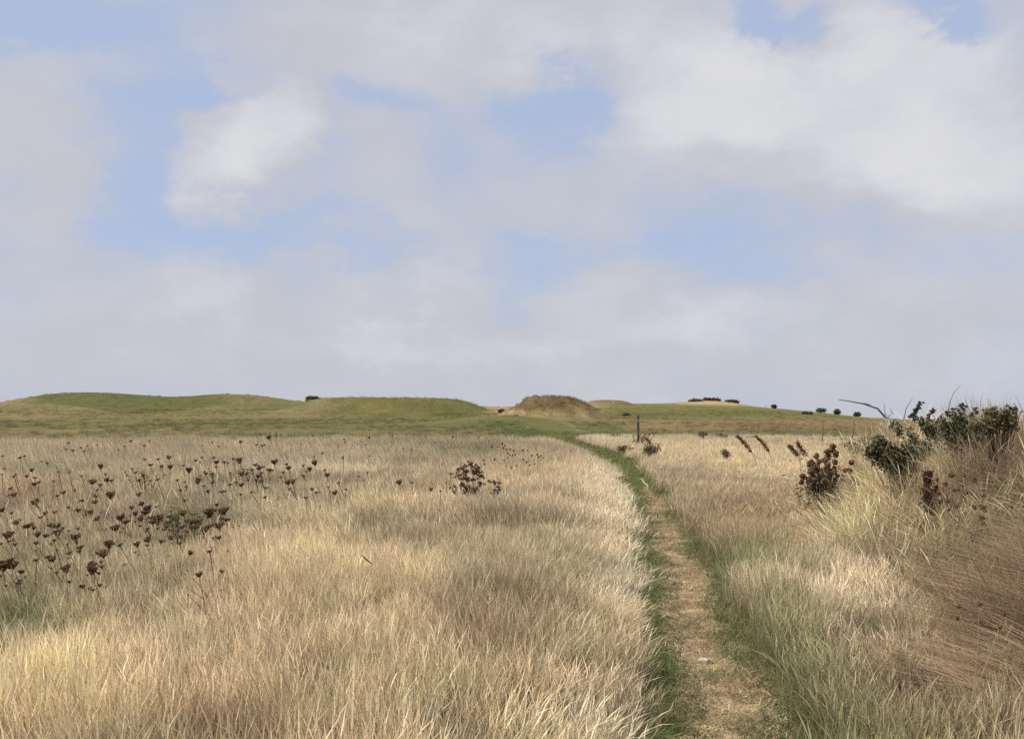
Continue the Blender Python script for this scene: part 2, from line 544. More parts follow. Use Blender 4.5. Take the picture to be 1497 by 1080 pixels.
# ------------------------------------------------------------------ grass clumps
def clump_mesh(name, n, rad, h0, h1, w, lean, curve, head, green, seed, segs=4, vr=(0, 1), flat=False):
    g = np.random.default_rng(seed)
    rr = rad * np.sqrt(g.random(n)); th = g.random(n) * 2 * np.pi
    bx, by = rr * np.cos(th), rr * np.sin(th)
    h = h0 + (h1 - h0) * g.random(n) ** .8
    la = g.random(n) * 2 * np.pi                      # lean direction
    ln = np.abs(g.normal(0, lean, n))
    cu = g.random(n) * curve
    yaw = g.random(n) * np.pi
    ww = w * g.uniform(.6, 1.35, n)
    hd = g.random(n) < head
    vv = g.random(n); gg = (g.random(n) < green) * g.uniform(.4, 1, n)
    ts = np.linspace(0, 1, segs + 1)
    L = []; 
    for t in ts:
        off = np.sin(ln) * t * h + cu * h * t ** 2.4
        zz = np.cos(ln) * t * h - cu * h * .45 * t ** 3
        wob = .012 * np.sin(t * 7 + vv * 20)
        cx = bx + np.cos(la) * off + wob
        cy = by + np.sin(la) * off
        if flat: zz = zz * .22 + .010
        wid = ww * (1 - .55 * t)
        wid = np.where(hd & (t > .7) & (t < .99), ww * 2.3 * (1 - abs(t - .82) * 2), wid)
        if t > .99: wid = wid * .12
        dx, dy = np.cos(yaw) * wid / 2, np.sin(yaw) * wid / 2
        L.append(np.stack([np.stack([cx - dx, cy - dy, zz], -1), np.stack([cx + dx, cy + dy, zz], -1)], 1))
    V = np.stack(L, 1)                                 # n, segs+1, 2, 3
    V = V.reshape(-1, 3)
    base = (np.arange(n) * (segs + 1) * 2)[:, None]
    sg = np.arange(segs)[None] * 2
    q = base + sg
    Q = np.stack([q, q + 1, q + 3, q + 2], -1).reshape(-1, 4)
    me = mesh_np(name, V, Q)
    # lighter seed heads: part of the blade's own colour
    vt = np.repeat(vv * (vr[1] - vr[0]) + vr[0], (segs + 1) * 2).reshape(n, segs + 1, 2)
    vt = vt + np.where(hd[:, None, None] & (ts[None, :, None] > .65), .35, 0)
    gt = np.repeat(gg, (segs + 1) * 2).reshape(n, segs + 1, 2)
    gt = gt * (1 - .75 * hd[:, None, None] * (ts[None, :, None] > .6))
    set_attr(me, 'v', 'POINT', 'FLOAT', vt.ravel())
    set_attr(me, 'g', 'POINT', 'FLOAT', gt.ravel())
    me.materials.append(M_GRASS)
    return me


def clump_collection(name, specs):
    c = bpy.data.collections.new(name)
    for i, s in enumerate(specs):
        o = bpy.data.objects.new(f'{name}_{i:02d}', clump_mesh(name, **s))
        c.objects.link(o)
    return c, len(specs)


def variants(k, seed, **kw):
    return [dict(kw, seed=seed + i) for i in range(k)]


def instancer(name, coll_n, P, rot, scl, tint, label, cat):
    coll, nvar = coll_n
    me = bpy.data.meshes.new(name)
    me.vertices.add(len(P)); me.vertices.foreach_set('co', np.asarray(P, np.float32).ravel())
    set_attr(me, 'rot', 'POINT', 'FLOAT_VECTOR', rot)
    set_attr(me, 'scl', 'POINT', 'FLOAT_VECTOR', scl)
    set_attr(me, 'tint', 'POINT', 'FLOAT_COLOR', np.hstack([tint, np.ones((len(tint), 1))]))
    set_attr(me, 'pick', 'POINT', 'INT', rng.integers(0, nvar, len(P)))
    o = obj(name, me)
    ng = bpy.data.node_groups.new(name, 'GeometryNodeTree')
    ng.interface.new_socket('Geometry', in_out='INPUT', socket_type='NodeSocketGeometry')
    ng.interface.new_socket('Geometry', in_out='OUTPUT', socket_type='NodeSocketGeometry')
    gi = ng.nodes.new('NodeGroupInput'); go = ng.nodes.new('NodeGroupOutput')
    ci = ng.nodes.new('GeometryNodeCollectionInfo'); ci.inputs['Collection'].default_value = coll
    ci.inputs['Separate Children'].default_value = True; ci.inputs['Reset Children'].default_value = True
    ip = ng.nodes.new('GeometryNodeInstanceOnPoints'); ip.inputs['Pick Instance'].default_value = True

    def na(nm, t):
        n = ng.nodes.new('GeometryNodeInputNamedAttribute'); n.data_type = t; n.inputs['Name'].default_value = nm
        return n.outputs['Attribute']
    e2r = ng.nodes.new('FunctionNodeEulerToRotation')
    ng.links.new(na('rot', 'FLOAT_VECTOR'), e2r.inputs[0])
    ng.links.new(gi.outputs[0], ip.inputs['Points'])
    ng.links.new(ci.outputs[0], ip.inputs['Instance'])
    ng.links.new(na('pick', 'INT'), ip.inputs['Instance Index'])
    ng.links.new(e2r.outputs[0], ip.inputs['Rotation'])
    ng.links.new(na('scl', 'FLOAT_VECTOR'), ip.inputs['Scale'])
    ng.links.new(ip.outputs[0], go.inputs[0])
    md = o.modifiers.new('scatter', 'NODES'); md.node_group = ng
    tag(o, label, cat, kind='stuff')
    return o


def rot_from(yaw, tdir, tang):
    """yaw about z, then a tilt by tang towards the compass direction tdir"""
    ax, ay = -np.sin(tdir), np.cos(tdir)
    c, s = np.cos(tang), np.sin(tang); C1 = 1 - c
    T = np.zeros((len(yaw), 3, 3))
    T[:, 0, 0] = c + ax * ax * C1; T[:, 0, 1] = ax * ay * C1; T[:, 0, 2] = ay * s
    T[:, 1, 0] = ax * ay * C1; T[:, 1, 1] = c + ay * ay * C1; T[:, 1, 2] = -ax * s
    T[:, 2, 0] = -ay * s; T[:, 2, 1] = ax * s; T[:, 2, 2] = c
    Z = np.zeros_like(T)
    Z[:, 0, 0] = np.cos(yaw); Z[:, 0, 1] = -np.sin(yaw); Z[:, 1, 0] = np.sin(yaw); Z[:, 1, 1] = np.cos(yaw); Z[:, 2, 2] = 1
    M = T @ Z
    return np.stack([np.arctan2(M[:, 2, 1], M[:, 2, 2]), np.arcsin(np.clip(-M[:, 2, 0], -1, 1)), np.arctan2(M[:, 1, 0], M[:, 0, 0])], 1)


def fan(r0, r1, dens, half=50):
    """random points on the ground between two distances, in front of the viewer"""
    a = R(half)
    area = a * (r1 * r1 - r0 * r0)
    n = int(area * dens)
    r = np.sqrt(rng.random(n) * (r1 * r1 - r0 * r0) + r0 * r0)
    t = rng.uniform(-a, a, n)
    return r * np.sin(t), r * np.cos(t)


STRAW = np.array([.66, .54, .345]); BEIGE = np.array([.59, .485, .325]); PALE = np.array([.76, .645, .475])
GREY = np.array([.37, .325, .205]); BROWN = np.array([.32, .24, .15]); GREEN = np.array([.10, .155, .045])
RUST = np.array([.50, .34, .21]); PURP = np.array([.27, .20, .155]); DARKG = np.array([.10, .115, .05])
GOLD = np.array([.76, .62, .39])
# patches in the sward, some with light or shade put into the colour: photo pixel centre, half size in pixels, colour, strength, height factor
PATCH = [
    (200, 885, 230, 45, STRAW, .6, 1.0), (60, 965, 190, 45, GOLD, .8, 1.05), (200, 1010, 150, 25, GOLD, .5, 1),
    (50, 850, 90, 34, GREY, .8, .9), (20, 880, 60, 20, GREEN, .55, .8),
    (300, 738, 50, 14, DARKG, .8, .7), (550, 752, 28, 18, DARKG, .75, .7), (515, 945, 45, 13, BROWN * .7, .85, .6),  # last two are hollows, their shade put into the tint
    (855, 790, 80, 30, GREY, .7, .95), (700, 820, 60, 40, GREY, .35, 1), (660, 1000, 60, 40, GREY, .6, .9), (820, 730, 60, 16, GREY, .35, 1),
    (895, 700, 55, 30, PALE, .7, 1), (910, 790, 45, 70, PALE, .6, 1), (420, 770, 120, 30, STRAW, .7, 1.05), (480, 820, 120, 22, GOLD, .5, 1.0),
    (330, 1030, 140, 30, BROWN * 1.25, .5, .95), (450, 900, 60, 30, BROWN * 1.4, .4, .95), (860, 990, 60, 45, PALE, .5, 1),
    (935, 1040, 45, 50, GREEN * 1.5, .6, .8), (620, 645, 60, 8, GREY, .6, 1), (700, 650, 30, 7, DARKG, .5, 1), (820, 650, 60, 6, BROWN * 1.2, .5, .8),
    (130, 790, 150, 26, GREY * .95, .6, .95), (390, 700, 110, 16, GREY, .4, 1), (100, 720, 120, 20, BROWN * 1.3, .45, 1), (40, 705, 50, 12, RUST, .5, 1),
    (300, 660, 300, 8, BEIGE, .4, 1), (760, 680, 70, 22, GOLD, .4, 1),
    (1010, 685, 60, 11, PURP, .85, .8), (1160, 755, 90, 30, BROWN * 1.3, .5, 1), (1060, 760, 60, 16, RUST * .9, .45, 1),
    (1250, 830, 90, 40, PALE, .75, 1.05), (1262, 872, 34, 18, PURP * .8, .8, .8), (1325, 965, 55, 32, BROWN * .5, .9, .6), (1262, 872, 30, 16, BROWN * .5, .6, .8),  # bank's lit face painted pale, shade by the tussock painted dark brown
    (1430, 880, 90, 35, RUST * 1.1, .6, 1), (1400, 1030, 120, 40, BROWN * 1.2, .6, 1), (1130, 930, 50, 70, GREEN * 1.9, .4, .8), (1170, 1040, 110, 40, GREEN * 1.7, .55, .7),
    (1090, 855, 70, 45, BEIGE * .95, .6, 1.1), (1070, 792, 80, 7, GREEN * 1.9, .8, .75), (1150, 668, 160, 18, GOLD, .85, 1), (1000, 650, 90, 8, GOLD, .6, 1),
    (1330, 800, 60, 50, BEIGE, .5, 1), (1480, 660, 40, 50, RUST * .9, .7, 1.15), (1440, 850, 60, 25, BROWN * .9, .6, .9), (1290, 700, 70, 30, STRAW * 1.05, .6, 1.2),
    (1210, 690, 40, 20, STRAW, .5, 1), (1325, 645, 60, 24, BEIGE, .4, .8), (1410, 612, 60, 16, BEIGE, .4, .85), (1270, 740, 60, 60, STRAW, .6, 1.15), (1400, 720, 110, 60, STRAW * .95, .5, 1.1), (1120, 710, 80, 16, BEIGE, .3, 1),
    (1080, 735, 110, 40, BROWN * 1.15, .6, 1), (1190, 985, 90, 50, np.array([.17, .17, .08]), .65, .85), (1120, 900, 60, 45, np.array([.24, .22, .11]), .5, .9),
    (1400, 985, 110, 70, BROWN * .85, .7, .75), (1430, 815, 60, 26, BROWN * .75, .6, .9)]


def sward(x, y, ztop=.35):
    """tint and height factor of the long grass at x, y"""
    z = H(x, y)
    n1 = fbm(x, y, 2.2, 4, 61)[:, None]; n2 = fbm(x, y, .8, 4, 62)[:, None]; n3 = fbm(x, y, 5, 3, 63)[:, None]
    c = STRAW * (1 - sstep(.35, .65, n1)) + BEIGE * sstep(.35, .65, n1)
    c = c + (GREY - c) * sstep(.54, .70, n2) * .5
    c = c + (BROWN - c) * sstep(.55, .70, fbm(x, y, 1.1, 4, 64)[:, None]) * .7
    c = c + (PALE - c) * sstep(.55, .75, n3) * .5
    px, py = project(x, y, z + ztop)
    jx = px + 60 * (fbm(x, y, .9, 3, 65) - .5) * np.clip(8 / np.maximum(y, 1), .2, 1.5)
    jy = py + 30 * (fbm(x, y, .9, 3, 66) - .5) * np.clip(6 / np.maximum(y, 1), .1, 1.5)
    hf = np.ones(len(x))
    for (cx, cy, rx, ry, col, k, h) in PATCH:
        q = ((jx - cx) / (rx * 1.25)) ** 2 + ((jy - cy) / (ry * 1.25)) ** 2
        w = np.exp(-q ** 1.3) * k * (y > 1)
        c = c * (1 - w[:, None]) + col * w[:, None]
        hf = hf * (1 - w) + h * w
    sx = x - pathx(y)
    hf = hf * np.where(sx < 0, np.interp(sx, [-1.4, -.6], [1, .62]), 1)
    c = c * rng.uniform(.78, 1.2, (len(x), 1)) * (1 + .03 * rng.normal(size=(len(x), 3)))
    return z, np.clip(c, .01, .9), hf


def wind(x, y):
    s = x - pathx(y)
    left = s < 0
    # tops lean left out in the field, upright towards the middle, right beside the path
    k = np.where(left, np.interp(s, [-9, -4, -1.6, -.6], [-.46, -.34, -.08, .26]), np.interp(s, [0, 1.2, 3, 6], [-.05, .05, -.12, -.20]))
    k = k + np.where(bank(x, y) > .1, rng.normal(0, .22, len(x)), 0)
    k = k + .45 * (fbm(x, y, 1.6, 3, 71) - .5)
    f = .5 * (fbm(x, y, 1.3, 3, 72) - .5)
    ang = np.hypot(k, f)
    return np.arctan2(f, k), ang


def left_edge(x, y):
    """1 inside the long grass of the left field"""
    return y + 9 * (fbm(x, y, 3, 3, 33) - .5) + rng.exponential(2.2, len(x)) * np.where(rng.random(len(x)) < .5, 1, -1) < 37


def lay_grass(name, coll, x, y, keep, scale, label, cat, tintf=None, mul=1.0, hmul=1.0, tilt=1.0, ztop=.35, hvar=.25):
    x, y = x[keep], y[keep]
    z, c, hf = sward(x, y, ztop)
    if tintf is not None: c = tintf(x, y, c)
    td, ta = wind(x, y)
    ta = np.clip(ta * tilt + np.abs(rng.normal(0, .06, len(x))), 0, 1.3)
    rot = rot_from(rng.uniform(0, 6.283, len(x)), td, ta)
    s = scale * rng.uniform(.82, 1.18, len(x))
    hh = s * hf * hmul * (1 + hvar * 2 * (fbm(x, y, .9, 3, 77) - .5))
    scl = np.stack([s, s, hh], 1)
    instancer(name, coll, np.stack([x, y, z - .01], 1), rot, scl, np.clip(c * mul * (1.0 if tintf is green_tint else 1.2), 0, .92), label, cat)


C_STRAW_N = clump_collection('straw_near', variants(10, 100, n=64, rad=.13, h0=.25, h1=.44, w=.0023, lean=.15, curve=.26, head=.7, green=.06, segs=5))
C_STRAW_M = clump_collection('straw_mid', variants(8, 200, n=76, rad=.24, h0=.24, h1=.45, w=.0044, lean=.15, curve=.26, head=.6, green=.06, segs=4))
C_STRAW_F = clump_collection('straw_far', variants(8, 300, n=90, rad=.42, h0=.22, h1=.46, w=.009, lean=.16, curve=.26, head=.5, green=.08, segs=3))
C_LOW_N = clump_collection('low_near', variants(8, 400, n=34, rad=.13, h0=.08, h1=.24, w=.0038, lean=.35, curve=.7, head=.0, green=.4, segs=4))
C_LOW_M = clump_collection('low_mid', variants(6, 500, n=44, rad=.26, h0=.08, h1=.24, w=.009, lean=.35, curve=.6, head=0, green=.35, segs=3))
C_SHORT = clump_collection('short_green', variants(8, 600, n=46, rad=.10, h0=.03, h1=.10, w=.0034, lean=.5, curve=.8, head=0, green=.3, segs=3))
C_SHORT_F = clump_collection('short_green_far', variants(6, 650, n=50, rad=.28, h0=.04, h1=.12, w=.010, lean=.4, curve=.6, head=0, green=.3, segs=2))
C_LITTER = clump_collection('litter', variants(10, 700, n=34, rad=.12, h0=.04, h1=.17, w=.0056, lean=1.3, curve=.1, head=0, green=0, segs=3, flat=True))
C_LONG = clump_collection('long_bank', variants(10, 800, n=44, rad=.16, h0=.28, h1=.80, w=.0027, lean=.34, curve=.5, head=.5, green=.06, segs=6))
C_BARE = clump_collection('bare_stalk', variants(8, 900, n=5, rad=.16, h0=.7, h1=1.1, w=.003, lean=.42, curve=.35, head=.4, green=0, segs=8))


def S(x, y): return x - pathx(y)


def left_field(x, y): return (S(x, y) < -.60 - np.clip((y - 12) * .02, 0, .8) + .34 * (fbm(x, y, .7, 3, 81) - .5) + .25 * (fbm(x, y, 2.2, 2, 87) - .5) + .05 * rng.normal(size=len(x))) & left_edge(x, y)


def right_rest(x, y): return (S(x, y) > .36 + .35 * (fbm(x, y, .7, 3, 82) - .5)) & (y + 6 * (fbm(x, y, 3, 3, 83) - .5) < 47)


def is_bank(x, y): return bank(x, y) > .12


def green_tint(a, b, c):
    n = fbm(a, b, .5, 3, 91)[:, None]
    g = np.array([.175, .235, .08]) * (1 - n) + np.array([.31, .31, .13]) * n
    m = sstep(.48, .72, fbm(a, b, .35, 3, 92))[:, None] * .6
    fr = (sstep(22, 38, b) * .75)[:, None]
    g = g * (1 - fr) + np.array([.19, .19, .08]) * fr
    return (g * (1 - m) + np.array([.42, .33, .19]) * m) * rng.uniform(.8, 1.2, (len(a), 1))


# --- left field
x, y = fan(1.3, 9.5, 92, 52)
lay_grass('dry_grass', C_STRAW_N, x, y, left_field(x, y), 1.0, 'pale straw-coloured long grass filling the near left field', 'grass', mul=1.0)
x, y = fan(9.0, 20, 34, 44)
lay_grass('dry_grass', C_STRAW_M, x, y, left_field(x, y), 1.0, 'straw-coloured long grass in the middle of the left field', 'grass', ztop=.45)
x, y = fan(19.5, 42, 15, 40)
lay_grass('dry_grass', C_STRAW_F, x, y, left_field(x, y), 1.0, 'straw-coloured long grass at the far edge of the left field', 'grass', ztop=.45, hvar=.35)
x, y = fan(1.2, 10, 55, 55)
lay_grass('grass_understorey', C_LOW_N, x, y, left_field(x, y), 1.0, 'short grey-green grass growing between the straw stems', 'grass', mul=.42, tintf=lambda a, b, c: c * .65 + np.array([.22, .18, .10]) * .35)  # thatch brown, darkened so gaps between stems look shaded
x, y = fan(10, 26, 20, 42)
lay_grass('grass_understorey', C_LOW_M, x, y, left_field(x, y), 1.0, 'grey-green undergrowth further out between straw stems', 'grass', mul=.45, tintf=lambda a, b, c: c * .7 + np.array([.22, .18, .10]) * .3)  # same darkened tint, painting shade between the farther stems


x, y = fan(4, 20, 26, 36)
qx, qy = project(x, y, H(x, y) + .3)
kp = left_field(x, y) & (qx < 345 + 90 * (fbm(x, y, 1.5, 3, 131) - .5)) & (qy < 850 - qx * .12) & (qy > 690) & (fbm(x, y, 1.0, 3, 132) > .36)
lay_grass('weed_tangle', C_LOW_N, x, y, kp, 1.7, 'brown and olive weed tangle under the left-hand seed heads', 'weeds', tintf=lambda a, b, c: c * .25 + (np.array([.20, .135, .075]) * (1 - fbm(a, b, .6, 3, 133)[:, None]) + np.array([.20, .20, .09]) * fbm(a, b, .6, 3, 133)[:, None]) * .8, mul=.85)


# --- verge of the path
x, y = fan(1.5, 14, 190, 42)
s = S(x, y)
e = .22 * (fbm(x, y, .45, 4, 93) - .5)
kp = ((s < -.12 + e) & (s > -.95)) | ((s > .15 + e) & (s < .85)) | ((np.abs(s) < .25) & (fbm(x, y, .28, 3, 99) > .60))
lay_grass('verge_grass', C_SHORT, x, y, kp, 1.0, 'short green grass along both sides of the footpath', 'grass', tintf=green_tint, hvar=.5, ztop=.05)
x, y = fan(13, 62, 13, 20)
s = S(x, y)
wv = np.interp(y, [13, 22, 30, 45, 60], [.8, 1.15, 1.7, 3.2, 4.5])
wv = wv * (.55 + .9 * fbm(x, y, 1.6, 3, 121))
kp = (np.abs(s) < wv) & ((np.abs(s) > .13) | (y > 21)) & ~left_field(x, y) & (s < wv * .7) & (rng.random(len(x)) < np.interp(y, [13, 30, 60], [1, .8, .25]))
lay_grass('verge_grass', C_SHORT_F, x, y, kp, 1.1, 'mown green grass around the far stretch of the path', 'grass', tintf=green_tint, ztop=.05, hvar=.5)
# longer dark tufts on the left verge
x, y = fan(1.5, 16, 34, 50)
s = S(x, y)
kp = (((s < -.32) & (s > -.72)) | ((s > .38) & (s < .8))) & (fbm(x, y, .9, 3, 94) > .47)
lay_grass('verge_tufts', C_LOW_N, x, y, kp, .8, 'dark green tufts hugging the left edge of the footpath', 'grass', tintf=lambda a, b, c: green_tint(a, b, c) * .75, hvar=.4)
# litter
x, y = fan(1.5, 18, 260, 45)
s = S(x, y)
kp = (np.abs(s) + .16 * (fbm(x, y, .3, 3, 98) - .5) < np.interp(y, [3, 10, 18], [.27, .21, .13]))
x, y = x[kp], y[kp]
z = H(x, y) + .008
n = fbm(x, y, .3, 3, 95)[:, None]
n = np.clip(n * .6 + fbm(x, y * 3, .10, 3, 96)[:, None] * 1.2 - .4, 0, 1)
c = (np.array([.86, .69, .42]) * (1 - n) + np.array([.30, .21, .12]) * n) * rng.uniform(.55, 1.3, (len(x), 1))
rot = np.stack([rng.normal(0, .12, len(x)), rng.normal(0, .1, len(x)), rng.uniform(0, 6.28, len(x))], 1)
instancer('path_litter', C_LITTER, np.stack([x, y, z], 1), rot, np.stack([np.full(len(x), 1.), np.full(len(x), .55), np.full(len(x), 1.)], 1), c, 'flattened dry straw lying across the footpath', 'straw')

# --- right of the path: mixed short sward, then straw
def mixed(a, b, c):
    n = fbm(a, b, .6, 3, 96)[:, None]
    near = (1 - sstep(9, 13, b))[:, None]
    g = np.array([.19, .205, .08])
    w = near * (.02 + .40 * (1 - sstep(.5, 2.2, S(a, b)))[:, None]) * sstep(.38, .65, n)
    return c * (1 - w) + g * w


x, y = fan(1.3, 12, 80, 52)
lay_grass('mixed_grass', C_STRAW_N, x, y, right_rest(x, y) & ~is_bank(x, y) & (S(x, y) > .42 + .3 * (fbm(x, y, .5, 3, 85) - .5)), 1.0, 'half green, half straw grass between the footpath and the bank', 'grass', tintf=mixed, hmul=.86, hvar=.5)
x, y = fan(1.3, 12, 70, 55)
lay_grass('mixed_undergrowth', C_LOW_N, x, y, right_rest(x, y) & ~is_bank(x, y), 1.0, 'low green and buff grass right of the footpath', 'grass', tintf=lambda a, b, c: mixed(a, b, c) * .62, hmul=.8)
x, y = fan(11.5, 24, 32, 42)
lay_grass('right_grass', C_STRAW_M, x, y, right_rest(x, y) & ~is_bank(x, y), 1.0, 'brownish dry grass right of the path', 'grass', hmul=.78, ztop=.3)
x, y = fan(23.5, 52, 11, 40)
lay_grass('right_grass', C_STRAW_F, x, y, right_rest(x, y) & ~is_bank(x, y) & (S(x, y) > .9), 1.0, 'golden dry grass spread beyond the bank', 'grass', hmul=.75, ztop=.3)
# --- bank
x, y = fan(1.3, 16, 62, 56)
lay_grass('bank_grass', C_LONG, x, y, right_rest(x, y) & is_bank(x, y), .82, 'long tangled straw grass covering the right-hand bank', 'grass', ztop=.3, hvar=.85, tintf=lambda a, b, c: c * np.array([1.04, .98, .92]) * (.45 + .9 * sstep(.38, .6, fbm(a, b, .5, 3, 141)))[:, None], tilt=1.2)
x, y = fan(1.3, 16, 40, 60)
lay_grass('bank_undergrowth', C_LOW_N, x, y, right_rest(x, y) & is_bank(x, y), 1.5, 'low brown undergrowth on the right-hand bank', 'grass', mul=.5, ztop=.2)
x, y = fan(15, 26, 14, 42)
lay_grass('bank_grass', C_STRAW_M, x, y, right_rest(x, y) & is_bank(x, y), 1.2, 'dry grass on the far end of the bank', 'grass', ztop=.3)
x, y = fan(6.5, 16, 7, 40)
lay_grass('bank_stalks', C_BARE, x, y, right_rest(x, y) & (bank(x, y) > .45), 1.0, 'tall bare pale stalks standing on the bank', 'grass', ztop=.3, tilt=1.5, mul=1.0, hmul=.85)
# tufts over the mound and its apron
x, y = fan(92, 122, 2.2, 12)
kp = ((moundD(x, y) > .15) | (fbm(x, y, 5, 3, 97) > .5)) & (x > -6) & (x < 16)
z = H(x[kp], y[kp]); xx, yy = x[kp], y[kp]
md = moundD(xx, yy)[:, None]
c = np.array([.34, .27, .16]) * (1 - sstep(.3, 1.2, md)) + np.array([.20, .155, .085]) * sstep(.3, 1.2, md)
c = c * rng.uniform(.7, 1.3, (len(xx), 1))
instancer('mound_tufts', C_STRAW_F, np.stack([xx, yy, z], 1), rot_from(rng.uniform(0, 6.28, len(xx)), rng.uniform(0, 6.28, len(xx)), rng.uniform(0, .4, len(xx))),
          np.repeat((rng.uniform(.35, .8, len(xx)))[:, None], 3, 1), c, 'brown and straw tufts covering the earth mound', 'grass')

x1, y1 = fan(44, 100, .9, 33); x2, y2 = fan(100, 240, .28, 33)
x = np.concatenate([x1, x2]); y = np.concatenate([y1, y2])
kp = (fbm(x, y, 7, 4, 151) > .42) & ((np.abs(S(x, y)) > 1.5) | (y > 90)) & (moundD(x, y) < .1)
x, y = x[kp], y[kp]; z = H(x, y)
c = zone_colour(x, y, z) * rng.uniform(.85, 1.8, (len(x), 1)) * np.array([1.15, 1.08, 1.08])
sc_ = rng.uniform(.35, 1.0, len(x)) ** 2 * .55 + .12
instancer('hill_turf', C_STRAW_F, np.stack([x, y, z], 1), rot_from(rng.uniform(0, 6.28, len(x)), rng.uniform(0, 6.28, len(x)), rng.uniform(0, .5, len(x))),
          np.stack([sc_ * 1.7, sc_ * 1.7, sc_], 1), c, 'coarse tufts scattered over the open downland', 'grass')

# ------------------------------------------------------------------ dried umbels in the left field
def umbel_into(mb, c, Rr, up, n=18, seeds=9, cv=(.1, .8)):
    """dried flat-topped umbel: rays rising from a node, seed clusters at their ends; c = centre of the top"""
    up = Vector(up).normalized()
    a = up.cross(Vector((.3, .8, .1))).normalized(); b = up.cross(a)
    node = Vector(c) - up * Rr * .95
    for i in range(n):
        q = math.sqrt((i + .5) / n); t = i * 2.39996 + random.uniform(-.3, .3)
        e = Vector(c) + (a * math.cos(t) + b * math.sin(t)) * Rr * q * random.uniform(.85, 1.05) + up * Rr * random.uniform(-.12, .12) + up * Rr * .22 * q
        m = node.lerp(e, .55) + (e - Vector(c)) * .12 - up * Rr * .08
        mb.tube([node, m, e], [Rr * .035, Rr * .03, Rr * .025], 3, random.uniform(*cv), False)
        for k in range(seeds):
            o = Vector((random.gauss(0, 1), random.gauss(0, 1), random.gauss(0, 1)))
            f_ = random.random() ** 2 * .5
            mb.blob(e.lerp(node, f_) + o * Rr * .12, Rr * random.uniform(.10, .19), random.uniform(*cv))
    return node


HEADS = []   # prototype meshes: unit umbel, node at origin, top at z = .95, radius 1
for i in range(9):
    mb = MB()
    umbel_into(mb, (0, 0, .95), 1.0, (0, 0, 1), n=11 + i * 5 % 12, seeds=7 + i % 4)
    me = bpy.data.meshes.new('seed_head'); me.from_pydata(mb.v, [], mb.f)
    set_attr(me, 'v', 'POINT', 'FLOAT', np.array(mb.c)); me.materials.append(M_SEED if i % 5 not in (1, 3) else M_RUST)
    HEADS.append(me)

UMB = [
 (4,666,5),(29,668,9),(36,666,5),(6,685,5),(3,693,5),(23,693,5),(46,687,9),(39,696,8),(61,674,5),(69,676,5),(50,707,8),(62,723,6),(12,724,5),(86,689,5),(101,690,6),
 (147,682,9),(135,703,11),(119,695,6),(92,719,9),(109,716,5),(142,716,6),(139,733,9),(113,734,7),(100,741,6),(114,744,13),(52,735,12),(66,748,10),(3,745,12),(24,762,13),
 (130,751,13),(141,757,11),(83,769,13),(168,769,18),(206,759,11),(191,753,5),(192,743,8),(184,763,7),(215,773,7),(247,754,8),(224,764,6),(234,754,6),
 (100,647,5),(97,656,4),(107,658,6),(118,654,4),(123,659,6),(128,651,4),(134,654,3),(142,650,4),(191,645,11),(182,652,5),(218,644,5),(211,651,5),(173,657,4),
 (212,671,7),(220,678,9),(231,671,6),(247,669,9),(236,681,7),(249,683,9),(193,685,6),(198,690,7),(209,693,5),(203,701,7),(230,700,8),(220,702,5),(154,693,6),(259,701,7),(183,690,5),
 (310,646,5),(320,652,6),(296,651,4),(331,653,4),(352,646,8),(357,652,3),(375,650,5),(379,653,3),(393,640,7),(403,637,5),(394,632,3),(404,632,3),(411,635,4),(387,650,4),(426,650,3),(440,649,3),
 (457,636,6),(503,642,5),(505,646,4),(513,654,3),(286,672,8),(295,668,6),(292,675,4),(312,668,8),(316,676,8),(333,676,5),(341,670,6),(350,673,9),(268,680,7),(276,688,10),(299,689,6),(310,696,5),
 (336,691,6),(355,686,6),(353,693,10),(360,692,7),(362,686,4),(369,692,5),(401,674,11),(396,686,10),(379,681,5),(385,682,7),(377,696,9),(382,691,6),(375,701,6),(363,701,5),(353,709,8),(345,705,7),
 (352,722,6),(414,690,6),(410,697,5),(421,705,10),(424,714,7),(389,712,9),(460,677,9),(453,686,8),(443,694,7),(448,689,5),(471,662,5),(459,667,5),(475,687,6),(477,694,5),(495,705,6),(490,720,8),
 (480,711,6),(463,719,8),(456,714,7),(447,727,7),(501,669,5),(506,715,6),(387,726,9),(282,750,8),(267,749,12),(272,711,6),
 (10,782,12),(84,776,15),(236,789,15),(251,785,12),(151,808,18),(159,796,14),(200,796,14),(279,807,14),(291,839,10),(324,834,6),(284,771,14),(266,770,9),(79,789,7),(116,806,8),(112,793,7),
 (70,814,8),(53,818,7),(5,825,20),(114,772,7),(307,805,4),(262,793,7),(37,770,7),(22,795,6),(98,795,6),(132,824,6),(175,796,7),(215,772,6),(183,763,6),
 (537,690,6),(584,705,12),(602,705,6),(524,696,5),(532,702,5),(630,715,8),(652,705,5),(659,692,7),(644,717,4),(540,639,6),(535,650,5),(574,636,4),(580,640,4),(601,657,4),(589,655,3),(662,638,5),
 (623,637,3),(635,646,3),(700,639,4),(540,666,4),(502,667,4),(834,659,4)]
_r = random.Random(4)
for _ in range(62):
    a = _r.uniform(0, 330); b = _r.uniform(688, 835)
    if b > 790 and a > 150: b -= 60
    UMB.append((round(a), round(b), _r.uniform(.05, .10) * (b - 600)))
for _ in range(30):
    UMB.append((round(_r.gauss(365, 60)), round(_r.gauss(692, 14)), _r.uniform(5, 9)))
